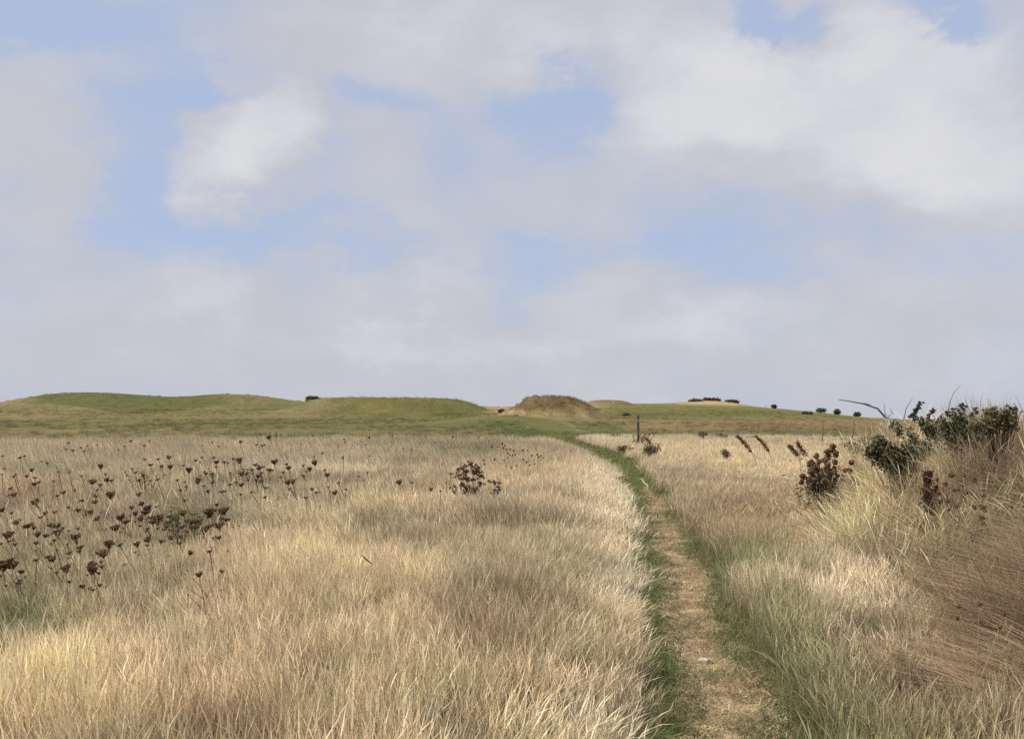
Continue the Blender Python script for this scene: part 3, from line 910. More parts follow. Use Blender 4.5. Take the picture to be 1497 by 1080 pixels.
BIG = {
 (168,769): 'broad flat dark seed head held highest above the grass in the left-hand cluster',
 (151,808): 'large nearly black seed head in front of the two reddish ones at lower left',
 (159,796): 'reddish brown seed head just behind the blackest one at lower left',
 (200,796): 'rusty upright seed head standing alone right of the reddish one',
 (236,789): 'left one of two dark seed heads standing side by side near the sward gap',
 (251,785): 'right one of two dark seed heads standing side by side near the sward gap',
 (279,807): 'dark brown seed head on a long stem leaning right, at the cluster\'s right side',
 (291,839): 'small dark seed head lowest of all near the front of the field',
 (324,834): 'small reddish seed head on a slanting stem, rightmost of the front cluster',
 (284,771): 'wide flat brown seed head over the yellow-green plant',
 (5,825): 'big rust brown seed head cut by the left picture edge, the nearest one there',
 (84,776): 'double-looking brown seed head standing over green grass at far left',
 (10,782): 'round dark seed head close to the left picture edge, just above the rust brown one',
 (24,762): 'large tilted brown seed head above and right of the round one at the left edge',
 (3,745): 'brown seed head cut by the left picture edge, higher than the rust one',
 (83,769): 'brown seed head tucked behind the double-looking one',
 (52,735): 'heart-shaped dark seed head on a tall stem at far left',
 (66,748): 'reddish-brown cone-shaped seed head right below the heart-shaped one',
 (114,744): 'dark cupped seed head on a straight stem, centre of the left cluster',
 (130,751): 'broad dark seed head immediately right of the cupped one',
 (141,757): 'paler brown seed head, third of the row after the broad dark one',
 (92,719): 'small black cone-shaped seed head on a straight tall stem at far left',
 (135,703): 'wide flat dark seed head midway up the left field',
 (147,682): 'dark triangular seed head alone in pale grass at left',
 (206,759): 'rust brown seed head left of the yellow-flowered plant',
 (267,749): 'dark seed head touching the yellow-flowered plant',
 (191,645): 'widest seed head standing against the green field at left',
 (352,646): 'black seed head standing against the green field below the second hill',
 (393,640): 'dark seed head standing highest against the green below the skyline bush',
 (457,636): 'lone dark seed head against the green field right of the skyline bush',
 (401,674): 'large black triangular seed head in the middle of the distant band',
 (396,686): 'round black seed head right below the triangular one of the distant band',
 (353,693): 'dense dark brown seed head left of the triangular black one',
 (584,705): 'lone reddish-brown seed head in pale grass left of the chestnut plant',
 (630,715): 'brown ragged seed head between the lone reddish one and the chestnut plant',
}


def region_label(px, py):
    if py < 661:
        if px < 260: return 'tiny dark seed head against the green field at far left', 'far seed heads at the left'
        if px < 520: return 'tiny dark seed head against the green field below the left hills', 'far seed heads below the hills'
        return 'tiny dark seed head against the green field below the long green hill', 'far seed heads below the long hill'
    if px > 515: return 'small dark seed head in the pale grass left of the chestnut plant', 'seed heads in the middle of the field'
    if px > 430: return 'small brown seed head right of the dense distant band', 'seed heads right of the band'
    if px > 260: return 'small dark seed head crowded in the distant band below the skyline bush', 'crowded distant seed heads'
    if py < 705: return 'small dark seed head scattered in the straw of the far left field', 'scattered seed heads at the left'
    return 'small brown seed head among the bigger ones of the near left cluster', 'small seed heads of the near cluster'


def stem_mesh(base, top, r, bend, c=.4):
    mb = MB()
    b = Vector(base); t = Vector(top)
    m = b.lerp(t, .5) + Vector(bend)
    pts = [b, b.lerp(m, .5) + Vector(bend) * .2, m, m.lerp(t, .5) + Vector(bend) * .2, t]
    mb.tube(pts, [r * 1.4, r * 1.2, r, r * .85, r * .7], 5, c)
    return mb


for (px, py, w) in UMB:
    hz = random.uniform(.42, .53) if py > 700 else random.uniform(.45, .62)
    d = dist_for(px, py, hz)
    dmax = 33.0
    want = w / F * d
    if want > .14:                     # a bigger head stands nearer and higher
        d2 = d * .14 / want
        zt = at(px, py, d2).z
        if zt < 1.0: d = d2
    if d > dmax: d = random.uniform(27, 33)
    top = at(px, py, d)
    hr = min(max(w / F * d * .5, .022), .07) * random.uniform(.75, 1.15)
    gx = top.x + random.uniform(.02, .22) * (1 if px < 500 else -.3); gy = top.y + random.uniform(-.1, .1)
    if (px, py) in ((279, 807), (324, 834)): gx = top.x - .28
    gz = Hs(gx, gy)
    root_loc = Vector((gx, gy, gz))
    rel = top - root_loc
    up = (rel.normalized() + Vector((random.uniform(-.4, .4), random.uniform(-.6, .2), .6))).normalized()
    node = rel - up * hr * .95
    _l = BIG.get((px, py), '')
    hm = random.choice([h for i, h in enumerate(HEADS) if not _l or (i % 5 in (1, 3)) == ('red' in _l or 'rust' in _l)])
    sc = hr
    key = (px, py)
    if w >= 8 or key in BIG:
        root = empty('dried_umbel', root_loc)
        mb = stem_mesh((0, 0, -.02), node, .0035 if d < 12 else .006, (random.uniform(-.03, .03), 0, .02))
        mb.build('stem', M_STALK, root)
        h = obj('seed_head', hm, None, root, node)
        h.rotation_euler = (up.to_track_quat('Z', 'Y') @ Matrix.Rotation(random.uniform(0, 6), 3, 'Z').to_quaternion()).to_euler()
        h.scale = (sc * random.uniform(.8, 1.2), sc * random.uniform(.8, 1.2), sc * random.uniform(.7, 1.4))
        for _k in range(random.choice((1, 2, 2, 3)) if d < 11 else 0):   # smaller side umbels on their own stalks
            sp = node * random.uniform(.45, .7); so = Vector((random.uniform(-.13, .13), random.uniform(-.1, .1), random.uniform(.07, .15)))
            mb2 = stem_mesh(sp, sp + so, .0022, (0, 0, .01)); mb2.build('side_stem', M_STALK, root)
            h2 = obj('seed_head', random.choice(HEADS), None, root, sp + so); h2.scale = (sc * random.uniform(.35, .6),) * 3
        o = root
    else:
        mb = stem_mesh((0, 0, -.02), node, .004 if d < 12 else .006, (random.uniform(-.03, .03), 0, .02), .35)
        s2 = MB(); umbel_into(s2, rel, hr, up, n=10, seeds=6)
        mb.v += s2.v; mb.f += [tuple(i + len(mb.v) - len(s2.v) for i in f) for f in s2.f]; mb.c += [c * .5 for c in s2.c]
        o = mb.build('dried_umbel', M_SEED, None, root_loc)
    if key in BIG:
        tag(o, BIG[key], 'seed head', 'dried umbels standing in the left field')
    else:
        l, g = region_label(px, py); tag(o, l, 'seed head', g)

# ------------------------------------------------------------------ plants with many heads
def head_plant(name, base, heads, mat, hr, label, cat, group=None, stalk=M_STALK, part='seed_head', hub=.45, round_=False, stem_r=.005, lean=(0, 0, 0)):
    """stalks rise from base and branch to every head point"""
    root = empty(name, base)
    base = Vector(base)
    mb = MB()
    hubs = [base.lerp(Vector(h), random.uniform(hub - .1, hub + .15)) + Vector(lean) * .1 for h in random.sample(heads, max(1, len(heads) // 5))]
    for q in hubs:
        mb.tube([(0, 0, 0), (q - base) * .5 + Vector((random.uniform(-.02, .02), 0, .02)), q - base], [stem_r * 1.3, stem_r * 1.1, stem_r], 5, .3)
    for h in heads:
        h = Vector(h)
        q = min(hubs, key=lambda k: (k - h).length + (0 if k.z < h.z else 1))
        m = q.lerp(h, .5) + Vector((0, 0, -.015))
        mb.tube([q - base, m - base, h - base], [stem_r * .8, stem_r * .6, stem_r * .45], 4, .45)
    mb.build('stem', stalk, root)
    for h in heads:
        hb = MB(); r = hr * random.uniform(.8, 1.25)
        if round_:
            for k in range(26):
                v = Vector((random.gauss(0, 1), random.gauss(0, 1), random.gauss(0, 1))).normalized()
                hb.blob(v * r * .62, r * random.uniform(.3, .5), random.random())
        else:
            for k in range(5):
                v = Vector((random.gauss(0, .55), random.gauss(0, .55), random.gauss(0, .35))) * r
                umbel_into(hb, v + Vector((0, 0, r * .3)), r * .62, (v.x, v.y, r), n=7, seeds=5, cv=(0, 1))
        hb.build(part, mat, root, Vector(h) - base)
    tag(root, label, cat, group)
    return root


def P(px, py, d, j=0.0):
    v = at(px, py, d)
    return v + Vector((0, random.uniform(-j, j), 0))


# chestnut plant in the middle of the left field
ch = [(672,688),(677,686),(681,690),(676,694),(669,696),(681,699),(675,701),(683,704),(689,678),(692,684),(698,683),(697,688),(700,692),(704,697),(691,690),(693,700),(701,707),(706,708),
      (663,713),(662,718),(680,713),(684,717),(685,724),(681,722),(676,709),(691,716),(697,716),(686,730)]
g = at(684, 742, 12.6); gb = (g.x, 12.6, Hs(g.x, 12.6))
head_plant('chestnut_plant', gb, [P(a, b, 12.6, .12) for a, b in ch], M_CHEST, .052, 'bushy dead chestnut-brown flowering plant standing out of the pale grass left of the path', 'dead plant')
g = at(724, 735, 12.9); gb = (g.x, 12.9, Hs(g.x, 12.9))
head_plant('chestnut_plant', gb, [P(a, b, 12.9, .05) for a, b in [(717,705),(723,707),(722,717),(729,714),(728,720),(721,721)]], M_CHEST, .045,
           'small chestnut-brown dead plant just right of the bushy one', 'dead plant')

# black-dotted knapweeds right of it
KN = [([(719,652),(728,653),(723,672),(707,673),(708,678)], 'leftmost'), ([(734,648),(738,651),(736,655),(741,657),(742,663),(749,665)], 'second from the left'),
      ([(746,657),(751,658),(753,664),(745,665),(743,669),(737,673)], 'third from the left'), ([(764,658),(771,658),(765,672),(770,676),(781,678),(774,679)], 'fourth from the left'),
      ([(785,664),(787,668),(791,666),(794,669),(778,666)], 'rightmost, its heads crowded together'), ([(755,680),(747,683),(767,688),(731,692),(736,697)], 'lowest and sparsest')]
for pts, w in KN:
    d = random.uniform(17.5, 19)
    mx = sum(p[0] for p in pts) / len(pts)
    g = at(mx, 700, d); gb = (g.x, d, Hs(g.x, d))
    head_plant('knapweed_plant', gb, [P(a, b, d, .15) for a, b in pts], M_SEED, .024, f'thin knapweed with tiny black seed heads behind the chestnut plant, {w}', 'wild plant',
               'knapweeds with black dots of seed heads', round_=True, stem_r=.003)

# burr bush at the foot of the bank
bh = [(1171,695),(1176,699),(1181,688),(1187,692),(1174,706),(1183,708),(1190,691),(1195,667),(1189,673),(1193,677),(1198,681),(1202,672),(1215,652),(1209,659),(1213,657),(1218,661),(1212,665),(1217,669),
      (1223,665),(1213,673),(1204,678),(1218,680),(1224,676),(1206,685),(1212,688),(1199,693),(1194,701),(1207,700),(1216,697),(1222,690),(1228,685),(1186,700),(1179,712),(1190,711),(1201,709),(1212,708),
      (1225,702),(1236,674),(1231,697),(1168,701)]
bh += [(random.gauss(1204, 15), random.gauss(698, 12)) for _ in range(32)]
g = at(1206, 742, 10.6); bx_, by_ = g.x, 10.6
gb = (bx_, by_, Hs(bx_, by_))
bush = head_plant('burr_bush', gb, [P(a, b, 10.6, .2) for a, b in bh], M_SEED, .038, 'dark bushy plant covered in brown burrs, at the foot of the bank', 'wild plant', round_=True, hub=.4, part='burr', stem_r=.006)
mb = MB()
for i in range(900):
    px = random.gauss(1203, 17); py = random.gauss(715, 16)
    p = at(px, py, 10.6 + random.gauss(0, .15)) - Vector(gb)
    mb.leaf(p, (random.gauss(0, 1), random.gauss(0, 1), random.gauss(.3, .7)), Vector((random.gauss(0, 1), random.gauss(0, 1), 1)).normalized(), random.uniform(.03, .07), .022, random.random())
mb.build('foliage', M_LEAF, bush)


def spire(mb_s, mb_f, pts, r0, dens=520, side=None):
    """dock: stalk along pts, rusty seeds packed round its upper part"""
    pts = [Vector(p) for p in pts]
    mb_s.tube(pts, [r0 * (1 - .6 * i / (len(pts) - 1)) for i in range(len(pts))], 5, .2)
    L = sum((pts[i + 1] - pts[i]).length for i in range(len(pts) - 1))
    for k in range(max(150, int(dens * L))):
        t = random.uniform(.32, 1) ** .8
        f = t * (len(pts) - 1); i = min(int(f), len(pts) - 2)
        p = pts[i].lerp(pts[i + 1], f - i)
        w = (.030 if dens > 430 or dens < 200 else .042) * (1 - .65 * t) * (1 + .5 * math.sin(t * 40))
        o = Vector((random.gauss(0, w), random.gauss(0, w), random.gauss(0, w * .8)))
        mb_f.blob(p + o, random.uniform(.006, .011) * (1.3 if dens == 420 else 1), random.random())


def dock(base, spires, label, group=None, mat=M_RUST, dens=520):
    root = empty('dock_plant', base)
    b = Vector(base); s = MB(); f = MB()
    for sp in spires:
        q = [Vector(p) - b for p in sp]
        spire(s, f, [Vector((0, 0, 0))] + q, .007, dens)
    s.build('stem', M_STALK, root); f.build('seed_spike', mat, root)
    tag(root, label, 'dock', group)
    return root


d = 7.6
g = at(1360, 790, d); gb = (g.x, d, Hs(g.x, d))
dock(gb, [[P(1356, 750, d), P(1354, 715, d), P(1359, 690, d)], [P(1361, 755, d + .05), P(1360, 728, d + .05), P(1369, 712, d + .05)], [P(1350, 780, d - .05), P(1343, 762, d - .05)],
          [P(1365, 778, d), P(1372, 768, d)], [P(1356, 760, d), P(1352, 690, d)]], 'upright dark red-brown dock spike standing on the bank', dens=900, mat=M_CHEST)
for (a, b_, d, lab) in [((1104, 670), [(1096, 655), (1086, 644), (1077, 638)], 'first'), ((1127, 672), [(1122, 655), (1114, 643), (1105, 637)], 'second')] and []:
    pass
for base_px, pts, d, lab in [
        ((1110, 690), [(1104, 668), (1094, 655), (1085, 644), (1077, 637)], 21.0, 'leftmost of the rusty dock stalks leaning left over the golden grass'),
        ((1134, 692), [(1127, 668), (1121, 655), (1113, 644), (1104, 637)], 20.5, 'second rusty dock stalk leaning left over the golden grass'),
        ((1186, 690), [(1178, 668), (1172, 657), (1165, 646)], 17.0, 'rusty dock stalk leaning left just behind the burr bush'),
        ((1176, 690), [(1168, 667), (1160, 658), (1153, 651)], 17.5, 'short rusty dock stalk leftmost behind the burr bush'),
        ((955, 668), [(953, 655), (949, 645), (944, 640)], 27, 'brown dock beside the green scrub right of the path')]:
    g = at(base_px[0], base_px[1], d); gb = (g.x, d, Hs(g.x, d))
    dock(gb, [[P(a, b, d) for a, b in pts]], lab, 'dry dock stalks', dens=420)
for (px, py, d, lab) in [(934, 633, 35.2, 'dark brown dock clump at the foot of the marker post'), (947, 628, 34, 'brown dock clump right of the marker post'), (957, 650, 29, 'brown dock with upright spikes behind the path scrub')]:
    g = at(px, py, d); gb = (g.x, d, Hs(g.x, d)); top = g.z
    sp = [[Vector((g.x + random.uniform(-.3, .3), d + random.uniform(-.2, .2), top * .5)), Vector((g.x + random.uniform(-.4, .4), d, top * random.uniform(.8, 1.1)))] for _ in range(6)]
    dock(gb, sp, lab, 'dry dock stalks', dens=160)

# dark knapweed heads on the bank
for pts, d, lab in [([(1396,695),(1402,693),(1370,700),(1381,706),(1401,717),(1406,716),(1412,709),(1370,721)], 6.5, 'knapweed with black seed heads right of the dark dock spike'),
                    ([(1429,702),(1437,724),(1420,721),(1423,741),(1436,741),(1433,745),(1437,757),(1444,766)], 6.3, 'knapweed with black seed heads above the lower bramble'),
                    ([(1382,735),(1380,743),(1396,739),(1392,733)], 6.2, 'short knapweed low beside the dark dock spike'),
                    ([(1485,742),(1495,749),(1490,738)], 6.0, 'knapweed with few heads near the right picture edge'),
                    ([(1411,890),(1443,886),(1459,894),(1409,907),(1450,911),(1432,908)], 4.1, 'knapweed with dark heads in the orange-brown grass at lower right')]:
    mx = sum(p[0] for p in pts) / len(pts); my = max(p[1] for p in pts)
    g = at(mx, my + 40, d); gb = (g.x, d, Hs(g.x, d))
    head_plant('knapweed_plant', gb, [P(a, b, d, .08) for a, b in pts], M_SEED, random.uniform(.017, .021) if d > 5 else .012, lab, 'wild plant', 'knapweeds on the bank', round_=True, stem_r=.0025)

# yellow ragwort
for (px, py, d, wd, lab) in [(262, 748, 8.3, .3, 'yellow-flowered ragwort beside the dark seed heads at left'), (213, 690, 14.0, .5, 'yellowish ragwort among the distant seed heads at left'),
                             (344, 685, 15.5, .5, 'yellowish ragwort in the dense distant band'), (657, 648, 26, .8, 'olive ragwort patch at the field edge below the long hill')]:
    root = empty('ragwort_plant'); g = at(px, py, d); gz = Hs(g.x, d); root.location = (g.x, d, gz)
    s = MB(); f = MB(); l = MB()
    for k in range(16):
        t = Vector((random.gauss(0, wd * .4), random.gauss(0, .15), g.z - gz + random.uniform(-.1, .06)))
        s.tube([(0, 0, 0), t * .5, t], [.004, .003, .002], 4, .5)
        f = MB()
        for j in range(6):
            o = t + Vector((random.gauss(0, .009), random.gauss(0, .009), random.gauss(0, .006)))
            f.blob(o, random.uniform(.006, .010), random.random())
        f.build('flower', M_YEL, root)
        for j in range(9):
            o = t * random.uniform(.4, .95)
            l.leaf(o, (random.gauss(0, 1), random.gauss(0, 1), .3), Vector((0, .2, 1)), .07, .02, random.random())
    s.build('stem', M_LEAF2, root); l.build('foliage', M_LEAF2, root)
    tag(root, lab, 'ragwort', 'ragwort plants in the left field')

# ------------------------------------------------------------------ bushes
def leaves_np(ells, n, L, W, seed, shell=.55, hole=.35):
    """n folded leaves spread through noisy ellipsoids; ells = (centre, radii)"""
    g = np.random.default_rng(seed)
    vol = np.array([e[1][0] * e[1][1] * e[1][2] for e in ells]); vol = vol / vol.sum()
    k = g.choice(len(ells), int(n * 1.7), p=vol)
    C = np.array([e[0] for e in ells])[k]; Rd = np.array([e[1] for e in ells])[k]
    d = g.normal(size=(len(k), 3)); d /= np.linalg.norm(d, axis=1)[:, None]
    rr = (shell + (1 - shell) * g.random(len(k)))
    bump = 1 + .35 * (fbm(d[:, 0] * 3 + k * 7, d[:, 1] * 3 + d[:, 2] * 4, .9, 3, seed) - .5) * 2
    p = C + d * Rd * (rr * bump)[:, None]
    keep = fbm(p[:, 0] * 1.0 + p[:, 2] * .7, p[:, 1] + p[:, 2] * .9, L * 5, 3, seed + 5) > hole
    p = p[keep][:n]; d = d[keep][:n]; m = len(p)
    dr = g.normal(size=(m, 3)) + d * .8; dr /= np.linalg.norm(dr, axis=1)[:, None]
    nr = g.normal(size=(m, 3)) * .6 + np.array([0, 0, 1.]) + d * .5
    sd = np.cross(dr, nr); sd /= np.linalg.norm(sd, axis=1)[:, None] + 1e-6
    up = np.cross(sd, dr)
    l = (L * g.uniform(.6, 1.3, m))[:, None]; w = (W * g.uniform(.6, 1.3, m))[:, None] * .5
    V = np.stack([p, p + dr * l * .4 + sd * w + up * w * .35, p + dr * l, p + dr * l * .4 - sd * w + up * w * .35], 1).reshape(-1, 3)
    b = np.arange(m) * 4
    T = np.concatenate([np.stack([b, b + 1, b + 2], 1), np.stack([b, b + 2, b + 3], 1)])
    cl = fbm(p[:, 0], p[:, 1] + p[:, 2], L * 6, 2, seed + 9)
    v = np.clip(.6 * g.random(m) + .6 * cl - .1, 0, 1)
    me = mesh_np('foliage', V, None, T)
    set_attr(me, 'v', 'POINT', 'FLOAT', np.repeat(v, 4))
    return me


def bush_thing(name, label, cat, base, ells, n, L, W, mat, seed, group=None, twigs=10, tmat=None, shell=.5, hole=.35, twr=.006):
    root = empty(name, base); b = np.array(base)
    me = leaves_np([(np.array(c) - b, r) for c, r in ells], n, L, W, seed, shell, hole)
    obj('foliage', me, mat, root)
    mb = MB()
    for i in range(twigs):
        c, r = random.choice(ells)
        t = Vector(c) - Vector(base) + Vector((random.uniform(-1, 1) * r[0], random.uniform(-1, 1) * r[1], random.uniform(0, 1.05) * r[2])) * .8
        mb.tube([(random.uniform(-.1, .1), 0, -.02), t * .5 + Vector((0, 0, .1)) * min(1, r[2]), t], [twr * 1.6, twr, twr * .4], 4, random.random())
    mb.build('branches', tmat or M_CANE, root)
    tag(root, label, cat, group)
    return root


def ell(px, py, d, wpx, hpx, dep=None):
    c = at(px, py, d); k = d / F
    return (tuple(c), (wpx * k, dep or wpx * k * .7, hpx * k))


# brambles along the crest of the bank
d = 8.7
def gbase(px, d):
    x = (px - 748.5) / F * d
    return (x, d, Hs(x, d))
b1 = bush_thing('bramble_bush', 'dark green leafy bramble with white tufts, highest mass on the bank crest', 'bramble', gbase(1310, d),
                [ell(1306, 644, d, 28, 27), ell(1290, 656, d, 18, 18), ell(1274, 660, d, 14, 12), ell(1330, 648, d, 30, 27), ell(1298, 622, d, 12, 13), ell(1326, 618, d, 12, 10), ell(1356, 640, d, 28, 26), ell(1378, 636, d, 24, 20), ell(1345, 616, d, 14, 8), ell(1310, 672, d, 40, 26)], 8500, .034, .023, M_LEAF, 11, twigs=46, hole=.42, shell=.25, twr=.0035)
# arching canes of that bramble
for pts, r in [([(1296, 612), (1283, 597), (1262, 590), (1240, 586), (1226, 584)], .011), ([(1294, 608), (1293, 596), (1292, 587)], .004),
               ([(1321, 614), (1325, 596), (1334, 582)], .006), ([(1278, 596), (1270, 591), (1262, 589)], .006), ([(1202, 645), (1204, 628), (1202, 613)], .006), ([(1246, 640), (1248, 625), (1249, 612)], .006)]:
    mb = MB(); q = [at(a, b, d) - Vector(gbase(1310, d)) for a, b in pts]
    mb.tube(q, [r * (1 - .65 * i / (len(q) - 1)) for i in range(len(q))], 5, .4)
    mb.build('cane', M_CANE, b1)
mb = MB()
for (a, b) in [(1303, 604), (1298, 611), (1297, 618), (1291, 622), (1375, 616), (1377, 621), (1373, 626), (1378, 612), (1301, 615), (1294, 625)]:
    for k in range(6):
        p = at(a + random.gauss(0, 1.5), b + random.gauss(0, 2), d - .25) - Vector(gbase(1310, d))
        mb.leaf(p, (random.gauss(0, .6), random.gauss(0, .4), 1), Vector((0, -1, .3)), .035, .014, random.random())
mb.build('pale_leaf_tufts', M_PALE, b1)
# leafy sprig standing against the sky
for pts in ([(1337, 618), (1340, 605), (1343, 596), (1347, 588)], [(1359, 615), (1360, 606), (1364, 600)], [(1330, 612), (1336, 604), (1341, 598)]):
    mb = MB(); q = [at(a, b, d) - Vector(gbase(1310, d)) for a, b in pts]
    mb.tube(q, .0035, 4, .3); 
    for i in range(22):
        f = random.random() ** .8 * (len(q) - 1); k = min(int(f), len(q) - 2); p = q[k].lerp(q[k + 1], f - k)
        mb.leaf(p, (random.gauss(0, 1), random.gauss(0, .6), random.gauss(.4, .5)), Vector((random.gauss(0, .5), -1, .6)).normalized(), .042, .030, random.random() * .5)
    mb.build('leafy_shoot', M_LEAF, b1)
d = 8.2
b2 = bush_thing('bramble_bush', 'leafy bramble with ragged dark shoots, right of the highest mass on the crest', 'bramble', gbase(1405, d),
                [ell(1400, 622, d, 26, 24), ell(1424, 616, d, 22, 16), ell(1382, 626, d, 20, 20), ell(1408, 645, d, 30, 26), ell(1404, 602, d, 9, 9)], 2900, .032, .022, M_LEAF, 12, twigs=46, hole=.44, shell=.25, twr=.0035)
for pts in ([(1405, 612), (1403, 600), (1405, 592)], [(1405, 606), (1412, 596), (1404, 590)], [(1420, 610), (1426, 602), (1425, 596)], [(1390, 612), (1392, 602), (1395, 598)], [(1385, 610), (1386, 602)]):
    mb = MB(); q = [at(a, b, d) - Vector(gbase(1405, d)) for a, b in pts]
    mb.tube(q, .003, 4, .3)
    for i in range(16):
        f = random.random() * (len(q) - 1); k = min(int(f), len(q) - 2); p = q[k].lerp(q[k + 1], f - k)
        mb.leaf(p, (random.gauss(0, 1), random.gauss(0, .6), random.gauss(.4, .5)), Vector((random.gauss(0, .5), -1, .6)).normalized(), .036, .026, random.random() * .6)
    mb.build('leafy_shoot', M_LEAF, b2)
mb = MB(); q = [at(a, b, d) - Vector(gbase(1405, d)) for a, b in [(1386, 606), (1388, 590), (1394, 574), (1405, 563)]]
mb.tube(q, [.005, .004, .003, .0015], 5, .4); mb.build('cane', M_CANE, b2)
d = 7.6
b3 = bush_thing('bramble_bush', 'thin olive bramble at the right end of the bank crest', 'bramble', gbase(1455, d),
                [ell(1450, 612, d, 22, 16), ell(1475, 612, d, 20, 18), ell(1440, 622, d, 22, 14)], 1300, .034, .024, M_LEAF2, 13, twigs=50, hole=.47, shell=.35)
for pts in ([(1450, 606), (1452, 596)], [(1470, 606), (1474, 598), (1480, 596)], [(1482, 604), (1485, 592)]):
    mb = MB(); q = [at(a, b, d) - Vector(gbase(1455, d)) for a, b in pts]
    mb.tube(q, .003, 4, .3)
    for i in range(14):
        p = q[0].lerp(q[-1], random.random())
        mb.leaf(p, (random.gauss(0, 1), random.gauss(0, .6), random.gauss(.4, .5)), Vector((random.gauss(0, .5), -1, .6)).normalized(), .034, .024, random.random() * .7)
    mb.build('leafy_shoot', M_LEAF, b3)
d = 6.6
b4 = bush_thing('bramble_bush', 'small dark bramble low on the bank near the right picture edge', 'bramble', gbase(1448, d),
                [ell(1440, 792, d, 24, 13), ell(1465, 790, d, 24, 12), ell(1445, 812, d, 30, 20), ell(1425, 785, d, 12, 7)], 1500, .030, .022, M_LEAF, 14, twigs=30, hole=.42, twr=.004)
b5 = bush_thing('scrub_bush', 'low olive scrub left of the highest bramble', 'bush', gbase(1268, 13),
                [ell(1272, 652, 13, 24, 14), ell(1250, 655, 13, 22, 9), ell(1288, 660, 13, 20, 22)], 2400, .045, .03, M_LEAF2, 15)
# scrub out by the path and the golden grass
for px, py, d, w, h, n, mt, lab in [
        (914, 656, 30, 17, 8, 700, M_BROWNLEAF, 'brownish scrub hugging the right edge of the far path'), (948, 658, 27, 20, 9, 800, M_LEAF2, 'dark green scrub nearer on the right edge of the path'),
        (1028, 634, 42, 9, 7, 500, M_HAZELEAF, 'dark round shrub in the golden grass right of the marker post'), (1058, 637, 42, 12, 5, 350, M_BROWNLEAF, 'low brown shrub between the round shrub and the leaning docks'),
        (1095, 640, 44, 22, 4, 500, M_LEAF2, 'low olive scrub strip behind the first leaning dock'), (1140, 643, 44, 24, 4, 500, M_LEAF2, 'low olive scrub strip behind the second leaning dock'),
        (1190, 645, 42, 26, 5, 600, M_LEAF2, 'olive scrub strip behind the burr bush'), (1232, 643, 40, 22, 6, 600, M_LEAF2, 'olive scrub strip left of the bramble'),
        (900, 636, 44, 12, 3, 200, M_BROWNLEAF, 'tiny brown scrub left of the marker post'), (1060, 662, 24, 9, 6, 200, M_BROWNLEAF, 'small dry brown bush in the golden grass below the round shrub')]:
    b = gbase(px, d)
    e = [ell(px + random.uniform(-.4, .4) * w, py + random.uniform(-.1, .3) * h, d + random.uniform(-.3, .3), w * random.uniform(.5, .8), h * random.uniform(.6, .95)) for _ in range(4)]
    bush_thing('scrub_bush', lab, 'bush', b, e, n, .06, .035, mt, int(px), twigs=26, hole=.44, shell=.2, tmat=M_STALK)
# far bushes
for px, py, d, w, h, n, mt, lab in [
        (455, 584, 200, 19, 5.5, 1500, M_HAZELEAF, 'dark bush on the skyline between the two left hills and the long hill'), (1180, 611, 215, 13, 4, 900, M_HAZELEAF, 'dark oval bush lying on the right-hand slope'),
        (1223, 602, 260, 7.5, 3.6, 500, M_HAZELEAF, 'dark bush on the right-hand skyline, left of the flatter one'), (1253, 606, 255, 9, 2.2, 450, M_HAZELEAF, 'flat dark bush on the right-hand skyline above the bramble cane'),
        (1040, 585, 315, 22, 2.6, 800, M_BROWNLEAF, 'brown scrub crowning the far rise on the skyline'), (1018, 586.5, 312, 18, 1.7, 500, M_HAZELEAF, 'thin dark scrub at the left foot of the crowned rise'),
        (1068, 588, 312, 20, 2.0, 600, M_HAZELEAF, 'dark scrub at the right foot of the crowned rise'), (1119, 593, 290, 2.6, 2.6, 120, M_BROWNLEAF, 'left one of two tiny bushes on the right-hand skyline'),
        (1131, 594.5, 290, 2.2, 2.0, 100, M_BROWNLEAF, 'right one of two tiny bushes on the right-hand skyline'), (916, 608, 150, 8, 2.2, 500, M_HAZELEAF, 'dark green scrub just left behind the marker post'),
        (1200, 599.5, 262, 14, 1.3, 300, M_HAZELEAF, 'thin dark scrub line left of the skyline bush'), (733, 601, 125, 6, 1.0, 250, M_HAZELEAF, 'small dark scrub at the left foot of the earth mound')]:
    b = gbase(px, d)
    k = d / F * (.5 if px > 1100 else .62)
    zt = at(px, py, d).z
    # lower edge rests on the slope
    e = [((b[0] + random.uniform(-.55, .55) * w * k, d + random.uniform(-.5, .5), max(zt, b[2] + h * k * .3) + random.uniform(-.2, .15) * h * k), (w * k * random.uniform(.4, .6), w * k * .4, h * k * random.uniform(.6, .95))) for _ in range(6)]
    bush_thing('far_bush', lab, 'bush', b, e, n, .0030 * d, .0022 * d, mt, int(px) + 3, twigs=6, hole=.3, twr=.03)

# ------------------------------------------------------------------ small solid things
def box_mb(x0, x1, y0, y1, z0, z1, bev=.0, c=.5):
    mb = MB()
    b = bev
    ring = [(x0 + b, y0), (x1 - b, y0), (x1, y0 + b), (x1, y1 - b), (x1 - b, y1), (x0 + b, y1), (x0, y1 - b), (x0, y0 + b)]
    n = len(ring)
    zs = [z0, z1 - b, z1]
    for zi, z in enumerate(zs):
        cx, cy = (x0 + x1) / 2, (y0 + y1) / 2
        k = 1 if zi < 2 else 1 - 2 * b / max(x1 - x0, 1e-6)
        for (a, e) in ring:
            mb.v.append((cx + (a - cx) * k, cy + (e - cy) * k, z)); mb.c.append(c)
    for i in range(2):
        for j in range(n):
            mb.f.append((i * n + j, i * n + (j + 1) % n, (i + 1) * n + (j + 1) % n, (i + 1) * n + j))
    mb.f.append(tuple(2 * n + j for j in range(n)))
    mb.f.append(tuple(n - 1 - j for j in range(n)))
    return mb


